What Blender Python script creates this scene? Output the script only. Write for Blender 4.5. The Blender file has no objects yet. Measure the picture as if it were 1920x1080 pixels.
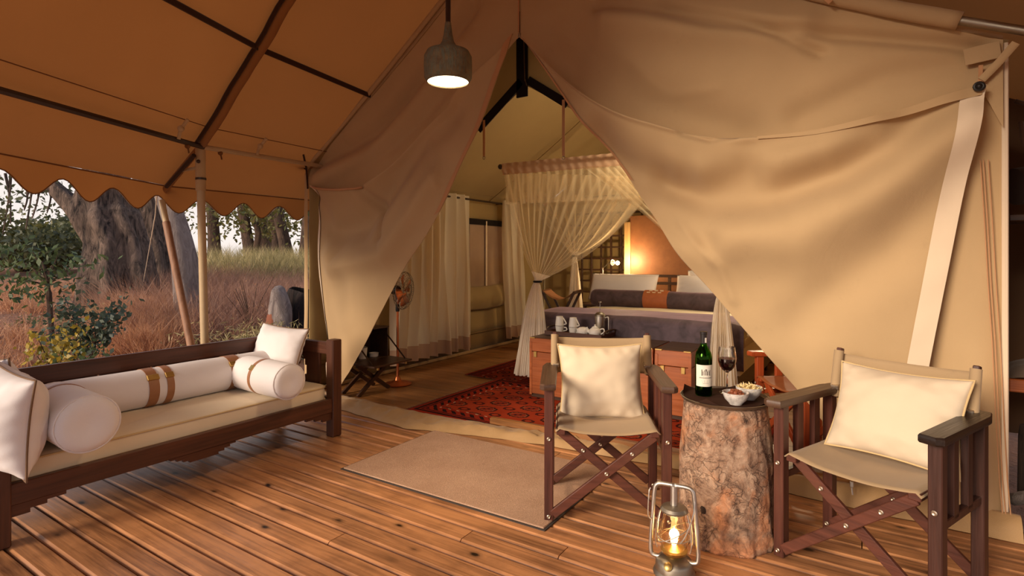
import bpy, bmesh, math, random
import numpy as np
from mathutils import Vector as V, Matrix, Euler, noise
random.seed(7)
PI = math.pi
SC = bpy.context.scene
COL = SC.collection

# ------------------------------------------------------------------ camera
FPX, EYE, HOR = 1039.0, 1.25, 478.0
YAW = math.atan(670 / FPX)
FW = (-math.sin(YAW), math.cos(YAW)); RT = (math.cos(YAW), math.sin(YAW))
cam = bpy.data.cameras.new('camera'); cam_o = bpy.data.objects.new('camera', cam); COL.objects.link(cam_o)
cam_o.location = (0, 0, EYE); cam_o.rotation_euler = (PI / 2, 0, YAW)
cam.sensor_width = 36; cam.lens = 36 * FPX / 1920; cam.shift_y = -62 / 1920; cam.clip_start = .05; cam.clip_end = 400
SC.camera = cam_o

# ------------------------------------------------------------------ light and exposure
SC.view_settings.view_transform = 'Standard'; SC.view_settings.look = 'None'
SC.view_settings.exposure = 0.0; SC.view_settings.gamma = 1; SC.view_settings.use_curve_mapping = False
W = bpy.data.worlds.new('sky'); SC.world = W; W.use_nodes = True
nt = W.node_tree; nt.nodes.clear()
def wn(t, **k):
    n = nt.nodes.new(t)
    for a, b in k.items(): setattr(n, a, b)
    return n
tc = wn('ShaderNodeTexCoord'); sep = wn('ShaderNodeSeparateXYZ'); rmp = wn('ShaderNodeValToRGB')
bg = wn('ShaderNodeBackground'); wo = wn('ShaderNodeOutputWorld')
e = rmp.color_ramp.elements
e[0].position = 0.0; e[0].color = (1.12, 1.0, .93, 1)
e[1].position = .8; e[1].color = (.30, .40, .62, 1)
m_ = e.new(.18); m_.color = (1.0, .93, .90, 1)
nt.links.new(tc.outputs['Generated'], sep.inputs[0]); nt.links.new(sep.outputs['Z'], rmp.inputs[0])
nt.links.new(rmp.outputs[0], bg.inputs[0]); bg.inputs[1].default_value = .92
nt.links.new(bg.outputs[0], wo.inputs[0])
def lamp(name, kind, loc, energy, color, rot=None, **k):
    d = bpy.data.lights.new(name, kind); d.energy = energy; d.color = color
    for a, b in k.items(): setattr(d, a, b)
    o = bpy.data.objects.new(name, d); o.location = loc
    if rot: o.rotation_euler = rot
    COL.objects.link(o); return o
def aim(frm, to): return (V(to) - V(frm)).to_track_quat('-Z', 'Y').to_euler()
# the low evening sun that comes in under the awning from behind the camera, softened by haze
lamp('evening_sun', 'SUN', (0, 0, 6), 4.1, (1.0, .82, .63), aim((-.68, -2.35, .84), (0, 0, 0)), angle=math.radians(20))
# bulbs of the left bedside lamp and the deck pendant, plus added fill inside the tent
lamp('bedside_bulb_light', 'POINT', (-2.62, 6.70, 1.17), 22, (1.0, .70, .36), shadow_soft_size=.03)
lamp('far_bed_fill_light', 'POINT', (-.85, 6.2, 1.2), 26, (1.0, .76, .46), shadow_soft_size=.05)  # added fill near the bed head, no lamp body stands here
lamp('tent_fill_light', 'POINT', (-1.5, 4.95, 2.25), 38, (1.0, .80, .52), shadow_soft_size=.12)  # added fill that brightens the tent interior, no fixture hangs here
lamp('pendant_bulb_light', 'SPOT', (-1.807, 2.2, 2.13), 75, (1.0, .74, .46), shadow_soft_size=.09, spot_size=math.radians(130), spot_blend=.9)

# ------------------------------------------------------------------ geometry helpers
def pray(u, v):
    p = (u - 960) / FPX; q = (HOR - v) / FPX
    return FW[0] + p * RT[0], FW[1] + p * RT[1], q
def on_y(u, v, y):                       # the point of a pixel on the plane at depth y
    d = pray(u, v); t = y / d[1]; return V((t * d[0], y, EYE + t * d[2]))
def on_x(u, v, x):
    d = pray(u, v); t = x / d[0]; return V((x, t * d[1], EYE + t * d[2]))
def on_z(u, v, z=0):
    d = pray(u, v); t = (z - EYE) / d[2]; return V((t * d[0], t * d[1], z))
def far(u, w, z=0):                      # a spot on the land, w metres ahead
    d = pray(u, 0); return V((w * d[0], w * d[1], z))
def lerp(a, b, t): return a + (b - a) * t
def poly_at(pts, t):                     # point along a polyline by share of its length
    L = [0]
    for a, b in zip(pts, pts[1:]): L.append(L[-1] + (b - a).length)
    s = max(0, min(1, t)) * L[-1]
    for i in range(len(pts) - 1):
        if s <= L[i + 1] + 1e-9:
            d = L[i + 1] - L[i]
            return pts[i].lerp(pts[i + 1], (s - L[i]) / d if d > 1e-9 else 0)
    return pts[-1].copy()
def smooth_path(pts, n):                 # Catmull-Rom
    pts = [V(p) for p in pts]; out = []
    P = [pts[0] * 2 - pts[1]] + pts + [pts[-1] * 2 - pts[-2]]
    for i in range(1, len(P) - 2):
        for k in range(n):
            t = k / n; a, b, c, d = P[i - 1], P[i], P[i + 1], P[i + 2]
            out.append(.5 * ((2 * b) + (c - a) * t + (2 * a - 5 * b + 4 * c - d) * t * t + (3 * b - a - 3 * c + d) * t ** 3))
    out.append(pts[-1]); return out
def nz(x, y=0., z=0.): return noise.noise(V((x, y, z)))

class MB:
    def __init__(s): s.v = []; s.f = []
    def add(s, vs, fs):
        o = len(s.v); s.v += [tuple(p) for p in vs]; s.f += [tuple(i + o for i in q) for q in fs]; return s
    def box(s, c, size, ch=.003, M=None):
        h = [k / 2 for k in size]; ch = min(ch, min(h) * .9); vs = []; idx = {}
        for ax in range(3):
            for sx in (-1, 1):
                for sy in (-1, 1):
                    for sz in (-1, 1):
                        sg = (sx, sy, sz)
                        p = V([sg[k] * (h[k] if k == ax else h[k] - ch) for k in range(3)])
                        if M: p = M @ p
                        idx[(ax, sg)] = len(vs); vs.append(p + V(c))
        fs = []
        for ax in range(3):
            b, d = [k for k in range(3) if k != ax]
            for sg in (-1, 1):
                def sgn(x, y):
                    r = [0, 0, 0]; r[ax] = sg; r[b] = x; r[d] = y; return tuple(r)
                fs.append([idx[(ax, sgn(x, y))] for x, y in ((-1, -1), (1, -1), (1, 1), (-1, 1))])
        for e in range(3):
            b, d = [k for k in range(3) if k != e]
            for x in (-1, 1):
                for y in (-1, 1):
                    def sg2(z):
                        r = [0, 0, 0]; r[e] = z; r[b] = x; r[d] = y; return tuple(r)
                    fs.append([idx[(b, sg2(-1))], idx[(b, sg2(1))], idx[(d, sg2(1))], idx[(d, sg2(-1))]])
        for sx in (-1, 1):
            for sy in (-1, 1):
                for sz in (-1, 1): fs.append([idx[(k, (sx, sy, sz))] for k in range(3)])
        return s.add(vs, fs)
    def bar(s, p, q, w, h, ch=.003, up=(0, 0, 1)):
        p, q = V(p), V(q); d = (q - p); L = d.length; x = d.normalized(); y = V(up).cross(x)
        if y.length < 1e-4: y = V((0, 1, 0)).cross(x)
        y.normalize(); z = x.cross(y)
        return s.box((p + q) / 2, (L, w, h), ch, Matrix((x, y, z)).transposed())
    def tube(s, pts, r, n=8, caps=True, closed=False, flat=1.0, up=(0, 0, 1)):
        pts = [V(p) for p in pts]; N = len(pts); rr = r if isinstance(r, (list, tuple)) else [r] * N
        vs = []; prev = None
        for i in range(N):
            if closed: d = pts[(i + 1) % N] - pts[i - 1]
            else: d = pts[min(i + 1, N - 1)] - pts[max(i - 1, 0)]
            if d.length < 1e-9: d = V((0, 0, 1))
            d.normalize()
            a = prev if prev is not None else V(up)
            a = a - d * a.dot(d)
            if a.length < 1e-3: a = V((1, 0, 0)) - d * d.x
            if a.length < 1e-3: a = V((0, 1, 0)) - d * d.y
            a.normalize(); prev = a; b = d.cross(a)
            for k in range(n):
                t = 2 * PI * k / n; vs.append(pts[i] + (a * math.cos(t) + b * math.sin(t) * flat) * rr[i])
        fs = []
        for i in range(N if closed else N - 1):
            j = (i + 1) % N
            for k in range(n): fs.append((i * n + k, i * n + (k + 1) % n, j * n + (k + 1) % n, j * n + k))
        if caps and not closed: fs += [tuple(range(n))[::-1], tuple((N - 1) * n + k for k in range(n))]
        return s.add(vs, fs)
    def lathe(s, prof, n=24, c=(0, 0, 0), M=None, wob=None):
        vs = []; N = len(prof)
        for i, (r, z) in enumerate(prof):
            for k in range(n):
                a = 2 * PI * k / n; rr = r * (wob(a, z) if wob else 1)
                p = V((rr * math.cos(a), rr * math.sin(a), z))
                if M: p = M @ p
                vs.append(p + V(c))
        fs = [(i * n + k, i * n + (k + 1) % n, (i + 1) * n + (k + 1) % n, (i + 1) * n + k) for i in range(N - 1) for k in range(n)]
        if prof[0][0] > 1e-5: fs.append(tuple(range(n))[::-1])
        if prof[-1][0] > 1e-5: fs.append(tuple((N - 1) * n + k for k in range(n)))
        return s.add(vs, fs)
    def ring_lathe(s, prof, n=24, c=(0, 0, 0)):     # closed profile (a shell)
        N = len(prof); vs = [(r * math.cos(2 * PI * k / n) + c[0], r * math.sin(2 * PI * k / n) + c[1], z + c[2]) for r, z in prof for k in range(n)]
        fs = [(i * n + k, i * n + (k + 1) % n, ((i + 1) % N) * n + (k + 1) % n, ((i + 1) % N) * n + k) for i in range(N) for k in range(n)]
        return s.add(vs, fs)
    def grid(s, nu, nv, fn, wrap=False):
        vs = [fn(i / nu, j / nv) for j in range(nv + 1) for i in range(nu + (0 if wrap else 1))]
        m = nu if wrap else nu + 1
        fs = [(j * m + i, j * m + (i + 1) % m, (j + 1) * m + (i + 1) % m, (j + 1) * m + i) for j in range(nv) for i in range(nu)]
        return s.add(vs, fs)
    def ball(s, c, r, n=10, sc=(1, 1, 1)):
        prof = [(max(1e-6, r * math.sin(PI * i / n)), -r * math.cos(PI * i / n)) for i in range(n + 1)]
        return s.lathe(prof, n + 2, c, Matrix.Diagonal(sc))
    def prism(s, poly, depth, M=None, c=(0, 0, 0)):    # poly in xz, extruded in y
        n = len(poly); vs = []
        for y in (-depth / 2, depth / 2):
            for x, z in poly:
                p = V((x, y, z)); p = M @ p if M else p
                vs.append(p + V(c))
        fs = [tuple(range(n)), tuple(range(2 * n - 1, n - 1, -1))] + [(i, i + n, (i + 1) % n + n, (i + 1) % n) for i in range(n)]
        return s.add(vs, fs)
    def build(s, name, mat, parent=None, smooth=35, loc=None, recalc=True, solid=0):
        me = bpy.data.meshes.new(name); me.from_pydata(s.v, [], s.f)
        if recalc:
            bm = bmesh.new(); bm.from_mesh(me); bmesh.ops.remove_doubles(bm, verts=bm.verts, dist=1e-6)
            bmesh.ops.recalc_face_normals(bm, faces=bm.faces); bm.to_mesh(me); bm.free()
        if smooth:
            me.polygons.foreach_set('use_smooth', [True] * len(me.polygons))
            if smooth < 180: me.set_sharp_from_angle(angle=math.radians(smooth))
        me.materials.append(mat)
        o = bpy.data.objects.new(name, me); COL.objects.link(o)
        if loc: o.location = loc
        if parent: o.parent = parent
        if solid:
            md = o.modifiers.new('thickness', 'SOLIDIFY'); md.thickness = solid; md.offset = 0
        return o
def tag(o, label=None, cat=None, group=None, kind=None):
    for k, v in (('label', label), ('category', cat), ('group', group), ('kind', kind)):
        if v: o[k] = v
    return o
def thing(name, label, cat, loc=(0, 0, 0), rz=0, group=None, kind=None):
    o = bpy.data.objects.new(name, None); COL.objects.link(o); o.empty_display_size = .1
    o.location = loc; o.rotation_euler = (0, 0, rz) if not isinstance(rz, (tuple, Euler)) else rz
    return tag(o, label, cat, group, kind)
def dup(o, parent=None):
    c = o.copy(); COL.objects.link(c)
    if parent: c.parent = parent
    for ch in [k for k in bpy.data.objects if k.parent == o]: dup(ch, c)
    return c

# ------------------------------------------------------------------ materials
class N:
    def __init__(s, name):
        s.m = bpy.data.materials.new(name); s.m.use_nodes = True; s.t = s.m.node_tree; s.t.nodes.clear()
        s.out = s.n('ShaderNodeOutputMaterial'); s.tc = s.n('ShaderNodeTexCoord')
    def n(s, typ, ins=None, **k):
        x = s.t.nodes.new(typ)
        for a, b in k.items(): setattr(x, a, b)
        for a, b in (ins or {}).items(): s.put(x.inputs[a], b)
        return x
    def put(s, sock, val):
        if isinstance(val, bpy.types.NodeSocket): s.t.links.new(val, sock)
        elif isinstance(val, bpy.types.Node): s.t.links.new(val.outputs[0], sock)
        else:
            if sock.type == 'RGBA' and len(val) == 3: val = (*val, 1)
            sock.default_value = val
    def coord(s, scale=(1, 1, 1), src='Object', rnd=False):
        c = s.tc.outputs[src]
        if rnd:
            oi = s.n('ShaderNodeObjectInfo')
            v = s.n('ShaderNodeVectorMath', {0: oi.outputs['Random'], 1: (37., 11., 23.)}, operation='MULTIPLY')
            c = s.n('ShaderNodeVectorMath', {0: c, 1: v.outputs[0]}, operation='ADD').outputs[0]
        return s.n('ShaderNodeMapping', {'Vector': c, 'Scale': scale}).outputs[0]
    def noise(s, vec, scale, detail=4, rough=.55, dist=0):
        return s.n('ShaderNodeTexNoise', {'Vector': vec, 'Scale': scale, 'Detail': detail, 'Roughness': rough, 'Distortion': dist}).outputs[0]
    def ramp(s, fac, *stops, interp='LINEAR'):
        r = s.n('ShaderNodeValToRGB', {0: fac}); el = r.color_ramp.elements; r.color_ramp.interpolation = interp
        while len(el) < len(stops): el.new(.5)
        for q, (p, c) in zip(el, stops): q.position = p; q.color = (*c, 1) if not isinstance(c, float) else (c, c, c, 1)
        return r.outputs[0]
    def mix(s, fac, a, b, mode='MIX'):
        x = s.n('ShaderNodeMix', data_type='RGBA', blend_type=mode)
        s.put(x.inputs[0], fac); s.put(x.inputs[6], a); s.put(x.inputs[7], b); return x.outputs[2]
    def math(s, op, a, b=0., c=0.):
        return s.n('ShaderNodeMath', {0: a, 1: b, 2: c}, operation=op).outputs[0]
    def bump(s, h, st=.3, d=.01): return s.n('ShaderNodeBump', {'Height': h, 'Strength': st, 'Distance': d}).outputs[0]
    def bsdf(s, col, rough=.6, **k):
        p = s.n('ShaderNodeBsdfPrincipled', {'Base Color': col, 'Roughness': rough})
        for a, b in k.items(): s.put(p.inputs[a.replace('_', ' ')], b)
        return p
    def end(s, sh): s.put(s.out.inputs[0], sh); return s.m
def c3(*k): return tuple((x / 255 / 12.92 if x <= 10 else ((x / 255 + .055) / 1.055) ** 2.4) for x in k)
def plain(name, col, rough=.5, var=.12, scale=8, bump=.1, **k):
    n = N(name); f = n.noise(n.coord(), scale, 5)
    col2 = n.mix(f, tuple(x * (1 - var) for x in col), tuple(min(1, x * (1 + var)) for x in col))
    return n.end(n.bsdf(col2, rough, Normal=n.bump(n.noise(n.coord(), scale * 6, 4), bump, .004), **k))
def fabric(name, col, transl=.0, tcol=None, weave=420, var=.1, rough=.9, bump=.25, stain=0., wr=0.):
    n = N(name); co = n.coord()
    f = n.noise(co, 2.2, 6, .6); g = n.noise(co, weave, 2)
    c = n.mix(f, tuple(x * (1 - var) for x in col), tuple(min(1, x * (1 + var)) for x in col))
    if stain:
        st = n.ramp(n.noise(co, 5, 6, .7), (.62, (1., 1., 1.)), (.8, tuple([1 - stain] * 3)))
        c = n.mix(1., c, st, 'MULTIPLY')
    h = g
    if wr:
        w = n.noise(n.coord((1, 1, .6)), 3.5, 5, .55, 1.2)
        h = n.math('ADD', n.math('MULTIPLY', g, .12), n.math('MULTIPLY', w, wr))
    b = n.bump(h, bump, .012 if wr else .003)
    p = n.bsdf(c, rough, Normal=b, Sheen_Weight=.15, Specular_IOR_Level=.15)
    if transl:
        t = n.n('ShaderNodeBsdfTranslucent', {'Color': tcol or c, 'Normal': b})
        return n.end(n.n('ShaderNodeMixShader', {0: transl, 1: p.outputs[0], 2: t.outputs[0]}).outputs[0])
    return n.end(p)
def wood(name, dark, light, axis=0, scale=1., rough=.45, knots=0., gr=1., bump=.15, wear=None):
    n = N(name); s = [26 * scale] * 3; s[axis] = 1.3 * scale
    co = n.coord(tuple(s), rnd=True); f = n.noise(co, 1.0, 6, .6, .8)
    s2 = [150 * scale] * 3; s2[axis] = 3 * scale
    g = n.noise(n.coord(tuple(s2), rnd=True), 1., 3)
    big = n.noise(n.coord((1.1, 1.1, 1.1), rnd=True), 1.4, 4)
    k = n.math('ADD', n.math('MULTIPLY', f, .62 * gr), n.math('ADD', n.math('MULTIPLY', g, .22), n.math('MULTIPLY', big, .35)))
    c = n.ramp(k, (.34 if not knots or gr < .9 else .42, dark), (.78 if not knots or gr < .9 else .76, light))
    if wear:
        c = n.mix(n.ramp(n.noise(n.coord((1, 1, 1)), 2.3, 5, .65), (.50, 0.), (.75, .75)), c, wear)
    if knots:
        s3 = [9.] * 3; s3[axis] = 4.6
        vo = n.n('ShaderNodeTexVoronoi', {'Vector': n.coord(tuple(s3), rnd=True), 'Scale': 1., 'Randomness': 1.})
        kk = n.ramp(n.math('ADD', vo.outputs['Distance'], n.math('MULTIPLY', f, .12)), (.13, 1.), (.20, .3), (.30, 0.))
        gate = n.math('GREATER_THAN', n.n('ShaderNodeSeparateColor', {0: vo.outputs['Color']}).outputs[0], .5)
        c = n.mix(n.math('MULTIPLY', n.math('MULTIPLY', kk, gate), knots), c, tuple(x * .16 for x in dark))
    return n.end(n.bsdf(c, n.ramp(g, (.3, rough - .08), (.7, rough + .1)), Normal=n.bump(k, bump, .004)))
def metal(name, col, rough=.35, var=.25, scale=14, bump=.1):
    n = N(name); f = n.noise(n.coord(), scale, 5, .6)
    c = n.mix(f, tuple(x * (1 - var) for x in col), col)
    return n.end(n.bsdf(c, n.ramp(f, (.3, rough), (.7, rough + .2)), Metallic=1., Normal=n.bump(f, bump, .003)))
def glass(name, col=(1, 1, 1), rough=.0, ior=1.45):
    n = N(name)
    g = n.n('ShaderNodeBsdfGlass', {'Color': col, 'Roughness': rough, 'IOR': ior})
    return n.end(g.outputs[0])
def glow(name, col, st):
    n = N(name); return n.end(n.n('ShaderNodeEmission', {'Color': col, 'Strength': st}).outputs[0])

M = {}
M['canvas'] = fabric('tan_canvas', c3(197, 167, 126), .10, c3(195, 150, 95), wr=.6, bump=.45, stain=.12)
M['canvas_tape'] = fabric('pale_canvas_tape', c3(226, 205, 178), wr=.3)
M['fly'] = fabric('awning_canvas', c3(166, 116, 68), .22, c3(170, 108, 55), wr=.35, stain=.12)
M['fly_hem'] = fabric('awning_hem', c3(120, 78, 40))
M['web'] = fabric('dark_webbing', c3(62, 40, 26))
M['black_web'] = fabric('black_webbing', c3(26, 18, 18))
M['strap_cloth'] = fabric('tan_strap', c3(192, 144, 104))
M['inner'] = fabric('tent_lining', c3(168, 142, 96), .1, wr=.3)
M['inner_low'] = fabric('tent_mud_wall', c3(128, 100, 62), stain=.2)
M['sill'] = fabric('sill_canvas', c3(172, 138, 96), wr=1.1, bump=.6, rough=.5, stain=.2)
M['deck'] = wood('deck_planks', c3(78, 46, 28), c3(196, 138, 92), 0, .9, .34, 1., 1.25, .25, c3(112, 74, 48))
M['tentfloor'] = wood('tent_floor_boards', c3(96, 60, 30), c3(168, 114, 64), 0, .9, .35, .4)
M['dark_under'] = plain('deck_underside', c3(40, 28, 20), .9)
M['day'] = wood('daybed_wood_y', c3(42, 22, 14), c3(98, 54, 33), 1, 1.2, .4)
M['day_x'] = wood('daybed_wood_x', c3(42, 22, 14), c3(98, 54, 33), 0, 1.2, .4)
M['day_z'] = wood('daybed_wood_z', c3(42, 22, 14), c3(98, 54, 33), 2, 1.2, .4)
M['chw'] = wood('chair_wood_z', c3(46, 24, 19), c3(100, 55, 42), 2, 1.5, .42)
M['chx'] = wood('chair_wood_x', c3(50, 26, 20), c3(108, 60, 45), 0, 1.5, .42)
M['chy'] = wood('chair_arm_wood', c3(52, 34, 26), c3(98, 70, 52), 1, 1.5, .4)
M['chy_shade'] = wood('shaded_arm_wood', c3(20, 14, 12), c3(50, 36, 29), 1, 1.5, .35)  # arm wood again, shade on the right arm put into the colour
M['chw_shade'] = wood('shaded_leg_wood', c3(34, 19, 15), c3(78, 44, 33), 2, 1.5, .42)  # leg wood again, darkened to stand for shade on that side
M['chair_cloth'] = fabric('chair_canvas', c3(176, 150, 116), .05, stain=.12)
M['pillow'] = fabric('cream_cotton', c3(220, 202, 176), wr=.5, bump=.3)
M['white'] = fabric('white_cotton', c3(232, 225, 224), wr=.5, bump=.3)
M['mattress'] = fabric('ecru_cotton', c3(224, 206, 176), wr=.4, bump=.25)
M['piping'] = fabric('brown_piping', c3(120, 92, 70))
M['pale_pipe'] = fabric('cream_piping', c3(206, 178, 130))
M['leather'] = plain('tan_leather', c3(158, 108, 72), .5, .2, 20, .2)
M['brass'] = metal('brass', c3(200, 165, 100), .3)
M['bolt'] = metal('steel_bolt', c3(215, 200, 180), .35)
M['steel'] = metal('pale_steel', c3(214, 208, 200), .3, .2)
M['tin'] = metal('worn_tin', c3(176, 166, 150), .38, .45)
M['copper'] = metal('copper', c3(222, 132, 84), .3, .3)
M['black'] = plain('black_metal', c3(28, 24, 22), .45)
M['rail'] = plain('bronze_rail', c3(56, 38, 28), .45)
M['pole'] = plain('painted_pole', c3(190, 165, 128), .6, .12, 6, .3)
M['pole_brown'] = wood('rusty_prop', c3(104, 70, 50), c3(168, 124, 96), 2, 1., .6)
M['ceram'] = plain('white_porcelain', c3(238, 232, 222), .18, .03)
M['trunkwood'] = wood('campaign_chest_wood', c3(118, 56, 26), c3(190, 108, 60), 0, .9, .32)
M['dkwood'] = wood('dark_furniture_wood', c3(36, 22, 14), c3(84, 54, 34), 0, 1.2, .4)
M['redwood'] = wood('red_furniture_wood', c3(104, 34, 14), c3(190, 88, 44), 2, 1.4, .35)
M['velvet'] = None
n = N('plum_velvet'); f = n.noise(n.coord(), 7, 6, .65, .6)
M['velvet'] = n.end(n.bsdf(n.ramp(f, (.3, c3(58, 44, 50)), (.75, c3(104, 84, 92))), .7, Sheen_Weight=.8, Sheen_Roughness=.4, Sheen_Tint=c3(190, 160, 175), Normal=n.bump(f, .3, .01)))
M['sheet'] = fabric('bed_linen', c3(236, 220, 190), wr=.5)
n = N('sheer_net')
co = n.coord((1, 1, 1)); f = n.noise(co, 700, 2)
cloth = n.n('ShaderNodeMixShader', {0: .5, 1: n.n('ShaderNodeBsdfDiffuse', {'Color': c3(248, 230, 200)}).outputs[0], 2: n.n('ShaderNodeBsdfTranslucent', {'Color': c3(248, 228, 190)}).outputs[0]})
lw = n.n('ShaderNodeLayerWeight', {0: .35})
al = n.ramp(lw.outputs['Facing'], (.0, .26), (.75, .80))
M['net'] = n.end(n.n('ShaderNodeMixShader', {0: al, 1: n.n('ShaderNodeBsdfTransparent').outputs[0], 2: cloth.outputs[0]}).outputs[0])
n = N('gathered_net')
cloth = n.n('ShaderNodeMixShader', {0: .4, 1: n.n('ShaderNodeBsdfDiffuse', {'Color': c3(250, 240, 224)}).outputs[0], 2: n.n('ShaderNodeBsdfTranslucent', {'Color': c3(250, 236, 210)}).outputs[0]})
M['net2'] = n.end(n.n('ShaderNodeMixShader', {0: .86, 1: n.n('ShaderNodeBsdfTransparent').outputs[0], 2: cloth.outputs[0]}).outputs[0])
M['sheer'] = fabric('sheer_curtain', c3(240, 228, 206), .4, c3(244, 228, 196), wr=.2)
M['sheer_hem'] = fabric('curtain_hem', c3(206, 172, 144), .3)
n = N('window_gauze'); sp = n.n('ShaderNodeTexChecker', {'Vector': n.coord((300, 300, 300)), 'Scale': 1.})
M['gauze'] = n.end(n.n('ShaderNodeMixShader', {0: .93, 1: n.n('ShaderNodeBsdfTransparent').outputs[0], 2: n.bsdf(n.mix(n.noise(n.coord(), 3, 4), c3(150, 120, 96), c3(190, 158, 124)), .9).outputs[0]}).outputs[0])
# doormat
n = N('coir_mat'); co = n.coord()
f = n.noise(co, 260, 3, .8); g = n.noise(co, 3.2, 5, .6)
c = n.mix(g, c3(176, 138, 112), c3(222, 184, 156)); c = n.mix(1., c, n.ramp(f, (.3, .62), (.7, 1.25)), 'MULTIPLY')
M['mat'] = n.end(n.bsdf(c, .95, Normal=n.bump(f, .9, .006), Specular_IOR_Level=.1))
M['rubber'] = plain('rubber_edge', c3(58, 50, 46), .7)
# turkmen rug: rows of dark octagons and diamonds in a red field, striped border
def rug(name, hx, hy, tint=1., cell=(.30, .20)):
    n = N(name); s = n.n('ShaderNodeSeparateXYZ', {0: n.coord()}); x, y = s.outputs[0], s.outputs[1]
    wob = n.math('MULTIPLY', n.math('SUBTRACT', n.noise(n.coord(), 18, 3), .5), .016)
    x = n.math('ADD', x, wob); y = n.math('ADD', y, wob)
    def cellpos(a, w, off=0.): return n.math('ABSOLUTE', n.math('SUBTRACT', n.math('FRACT', n.math('ADD', n.math('DIVIDE', a, w), off + 100)), .5))
    def layer(off, r1, r2):
        u = cellpos(x, cell[0], off); v = cellpos(y, cell[1], off)
        d = n.math('MAXIMUM', n.math('ADD', u, v), n.math('MULTIPLY', n.math('MAXIMUM', u, v), 1.45))
        stp = n.math('ADD', d, n.math('MULTIPLY', n.math('SUBTRACT', n.math('FRACT', n.math('MULTIPLY', u, 9.)), .5), .05))
        return n.math('MULTIPLY', n.math('LESS_THAN', stp, r1), n.math('GREATER_THAN', stp, r2)), d
    a, da = layer(0., .45, .34); b, db = layer(.5, .26, .15); cc, _ = layer(0., .16, .07)
    q = n.math('MULTIPLY', n.math('LESS_THAN', da, .34), n.math('GREATER_THAN', n.math('MULTIPLY', n.math('SUBTRACT', n.math('FRACT', n.math('ADD', n.math('DIVIDE', x, cell[0]), 100)), .5), n.math('SUBTRACT', n.math('FRACT', n.math('ADD', n.math('DIVIDE', y, cell[1]), 100)), .5)), 0.))
    T = lambda *k: tuple(z * tint for z in c3(*k))
    base = n.mix(n.noise(n.coord(), 4, 4), T(160, 50, 26), T(206, 84, 46))
    c = n.mix(n.math('MULTIPLY', q, .55), base, T(120, 34, 24))
    for m_, col in ((a, T(44, 24, 24)), (b, T(52, 26, 26)), (cc, T(60, 30, 34))): c = n.mix(n.math('MULTIPLY', m_, .92), c, col)
    white, _ = layer(0., .34, .31)
    c = n.mix(n.math('MULTIPLY', white, .45), c, T(200, 150, 110))
    ex = n.math('SUBTRACT', hx, n.math('ABSOLUTE', x)); ey = n.math('SUBTRACT', hy, n.math('ABSOLUTE', y)); ed = n.math('MINIMUM', ex, ey)
    bd = n.math('LESS_THAN', ed, .20)
    along = n.math('FRACT', n.math('ADD', n.math('MULTIPLY', n.math('ADD', x, y), 11.), 50.))
    bc = n.mix(n.math('MULTIPLY', n.math('LESS_THAN', along, .45), n.math('LESS_THAN', n.math('ABSOLUTE', n.math('SUBTRACT', ed, .135)), .03)), T(168, 52, 30), T(46, 24, 24))
    bc = n.mix(n.math('MULTIPLY', n.math('GREATER_THAN', along, .7), n.math('LESS_THAN', n.math('ABSOLUTE', n.math('SUBTRACT', ed, .19)), .008)), bc, T(214, 176, 140))
    bc = n.mix(n.math('LESS_THAN', n.math('ABSOLUTE', n.math('SUBTRACT', ed, .05)), .014), bc, T(50, 24, 22))
    bc = n.mix(n.math('LESS_THAN', n.math('ABSOLUTE', n.math('SUBTRACT', ed, .085)), .007), bc, T(50, 24, 22))
    c = n.mix(bd, c, bc)
    pile = n.noise(n.coord(), 300, 3, .8)
    c = n.mix(1., c, n.ramp(pile, (.25, .7), (.75, 1.2)), 'MULTIPLY')
    return n.end(n.bsdf(c, .95, Normal=n.bump(pile, .5, .004), Specular_IOR_Level=.1))
# bark of the log table, patchy pale grey and orange
n = N('log_bark'); co = n.coord((1, 1, .9)); f = n.noise(co, 17, 9, .75, .6); g = n.noise(n.coord(), 4.2, 5, .6, .5)
c = n.ramp(f, (.34, c3(62, 44, 36)), (.46, c3(146, 114, 92)), (.70, c3(208, 178, 152)))
c = n.mix(n.ramp(g, (.5, 0.), (.60, .8)), c, n.ramp(f, (.34, c3(120, 70, 42)), (.62, c3(220, 150, 102))))
c = n.mix(n.ramp(n.noise(n.coord(), 3.1, 4), (.6, 0.), (.7, .6)), c, c3(76, 66, 60))
wv = n.n('ShaderNodeVectorMath', {0: n.coord((1, 1, 1.25)), 1: n.n('ShaderNodeVectorMath', {0: n.n('ShaderNodeTexNoise', {'Vector': n.coord(), 'Scale': 9., 'Detail': 4.}).outputs['Color'], 1: (.22, .22, .22)}, operation='MULTIPLY').outputs[0]}, operation='ADD').outputs[0]
vo = n.n('ShaderNodeTexVoronoi', {'Vector': wv, 'Scale': 21.}, feature='DISTANCE_TO_EDGE')
ck = n.ramp(vo.outputs['Distance'], (.0, .0), (.05, 1.))
ck = n.math('MAXIMUM', ck, n.ramp(n.noise(n.coord(), 8, 4), (.44, 0.), (.54, 1.)))
c = n.mix(n.math('MULTIPLY', n.math('SUBTRACT', 1., ck), .55), c, c3(70, 48, 38))
fi = n.noise(n.coord((4, 4, 5)), 16, 6, .7)
M['bark'] = n.end(n.bsdf(c, .85, Normal=n.bump(n.math('ADD', n.math('MULTIPLY', f, .5), n.math('ADD', n.math('MULTIPLY', fi, .25), n.math('MULTIPLY', ck, .25))), .9, .015)))
def bark(name, d, l, s=(3., 3., .7)):
    n = N(name); f = n.noise(n.coord(s), 2.6, 9, .72, 1.2)
    return n.end(n.bsdf(n.ramp(f, (.38, d), (.76, l)), .9, Normal=n.bump(f, 1., .12)))
M['bark_dark'] = bark('dark_bark', c3(34, 24, 22), c3(176, 148, 130))
M['bark_pale'] = bark('pale_bark', c3(128, 112, 108), c3(196, 178, 168))
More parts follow.
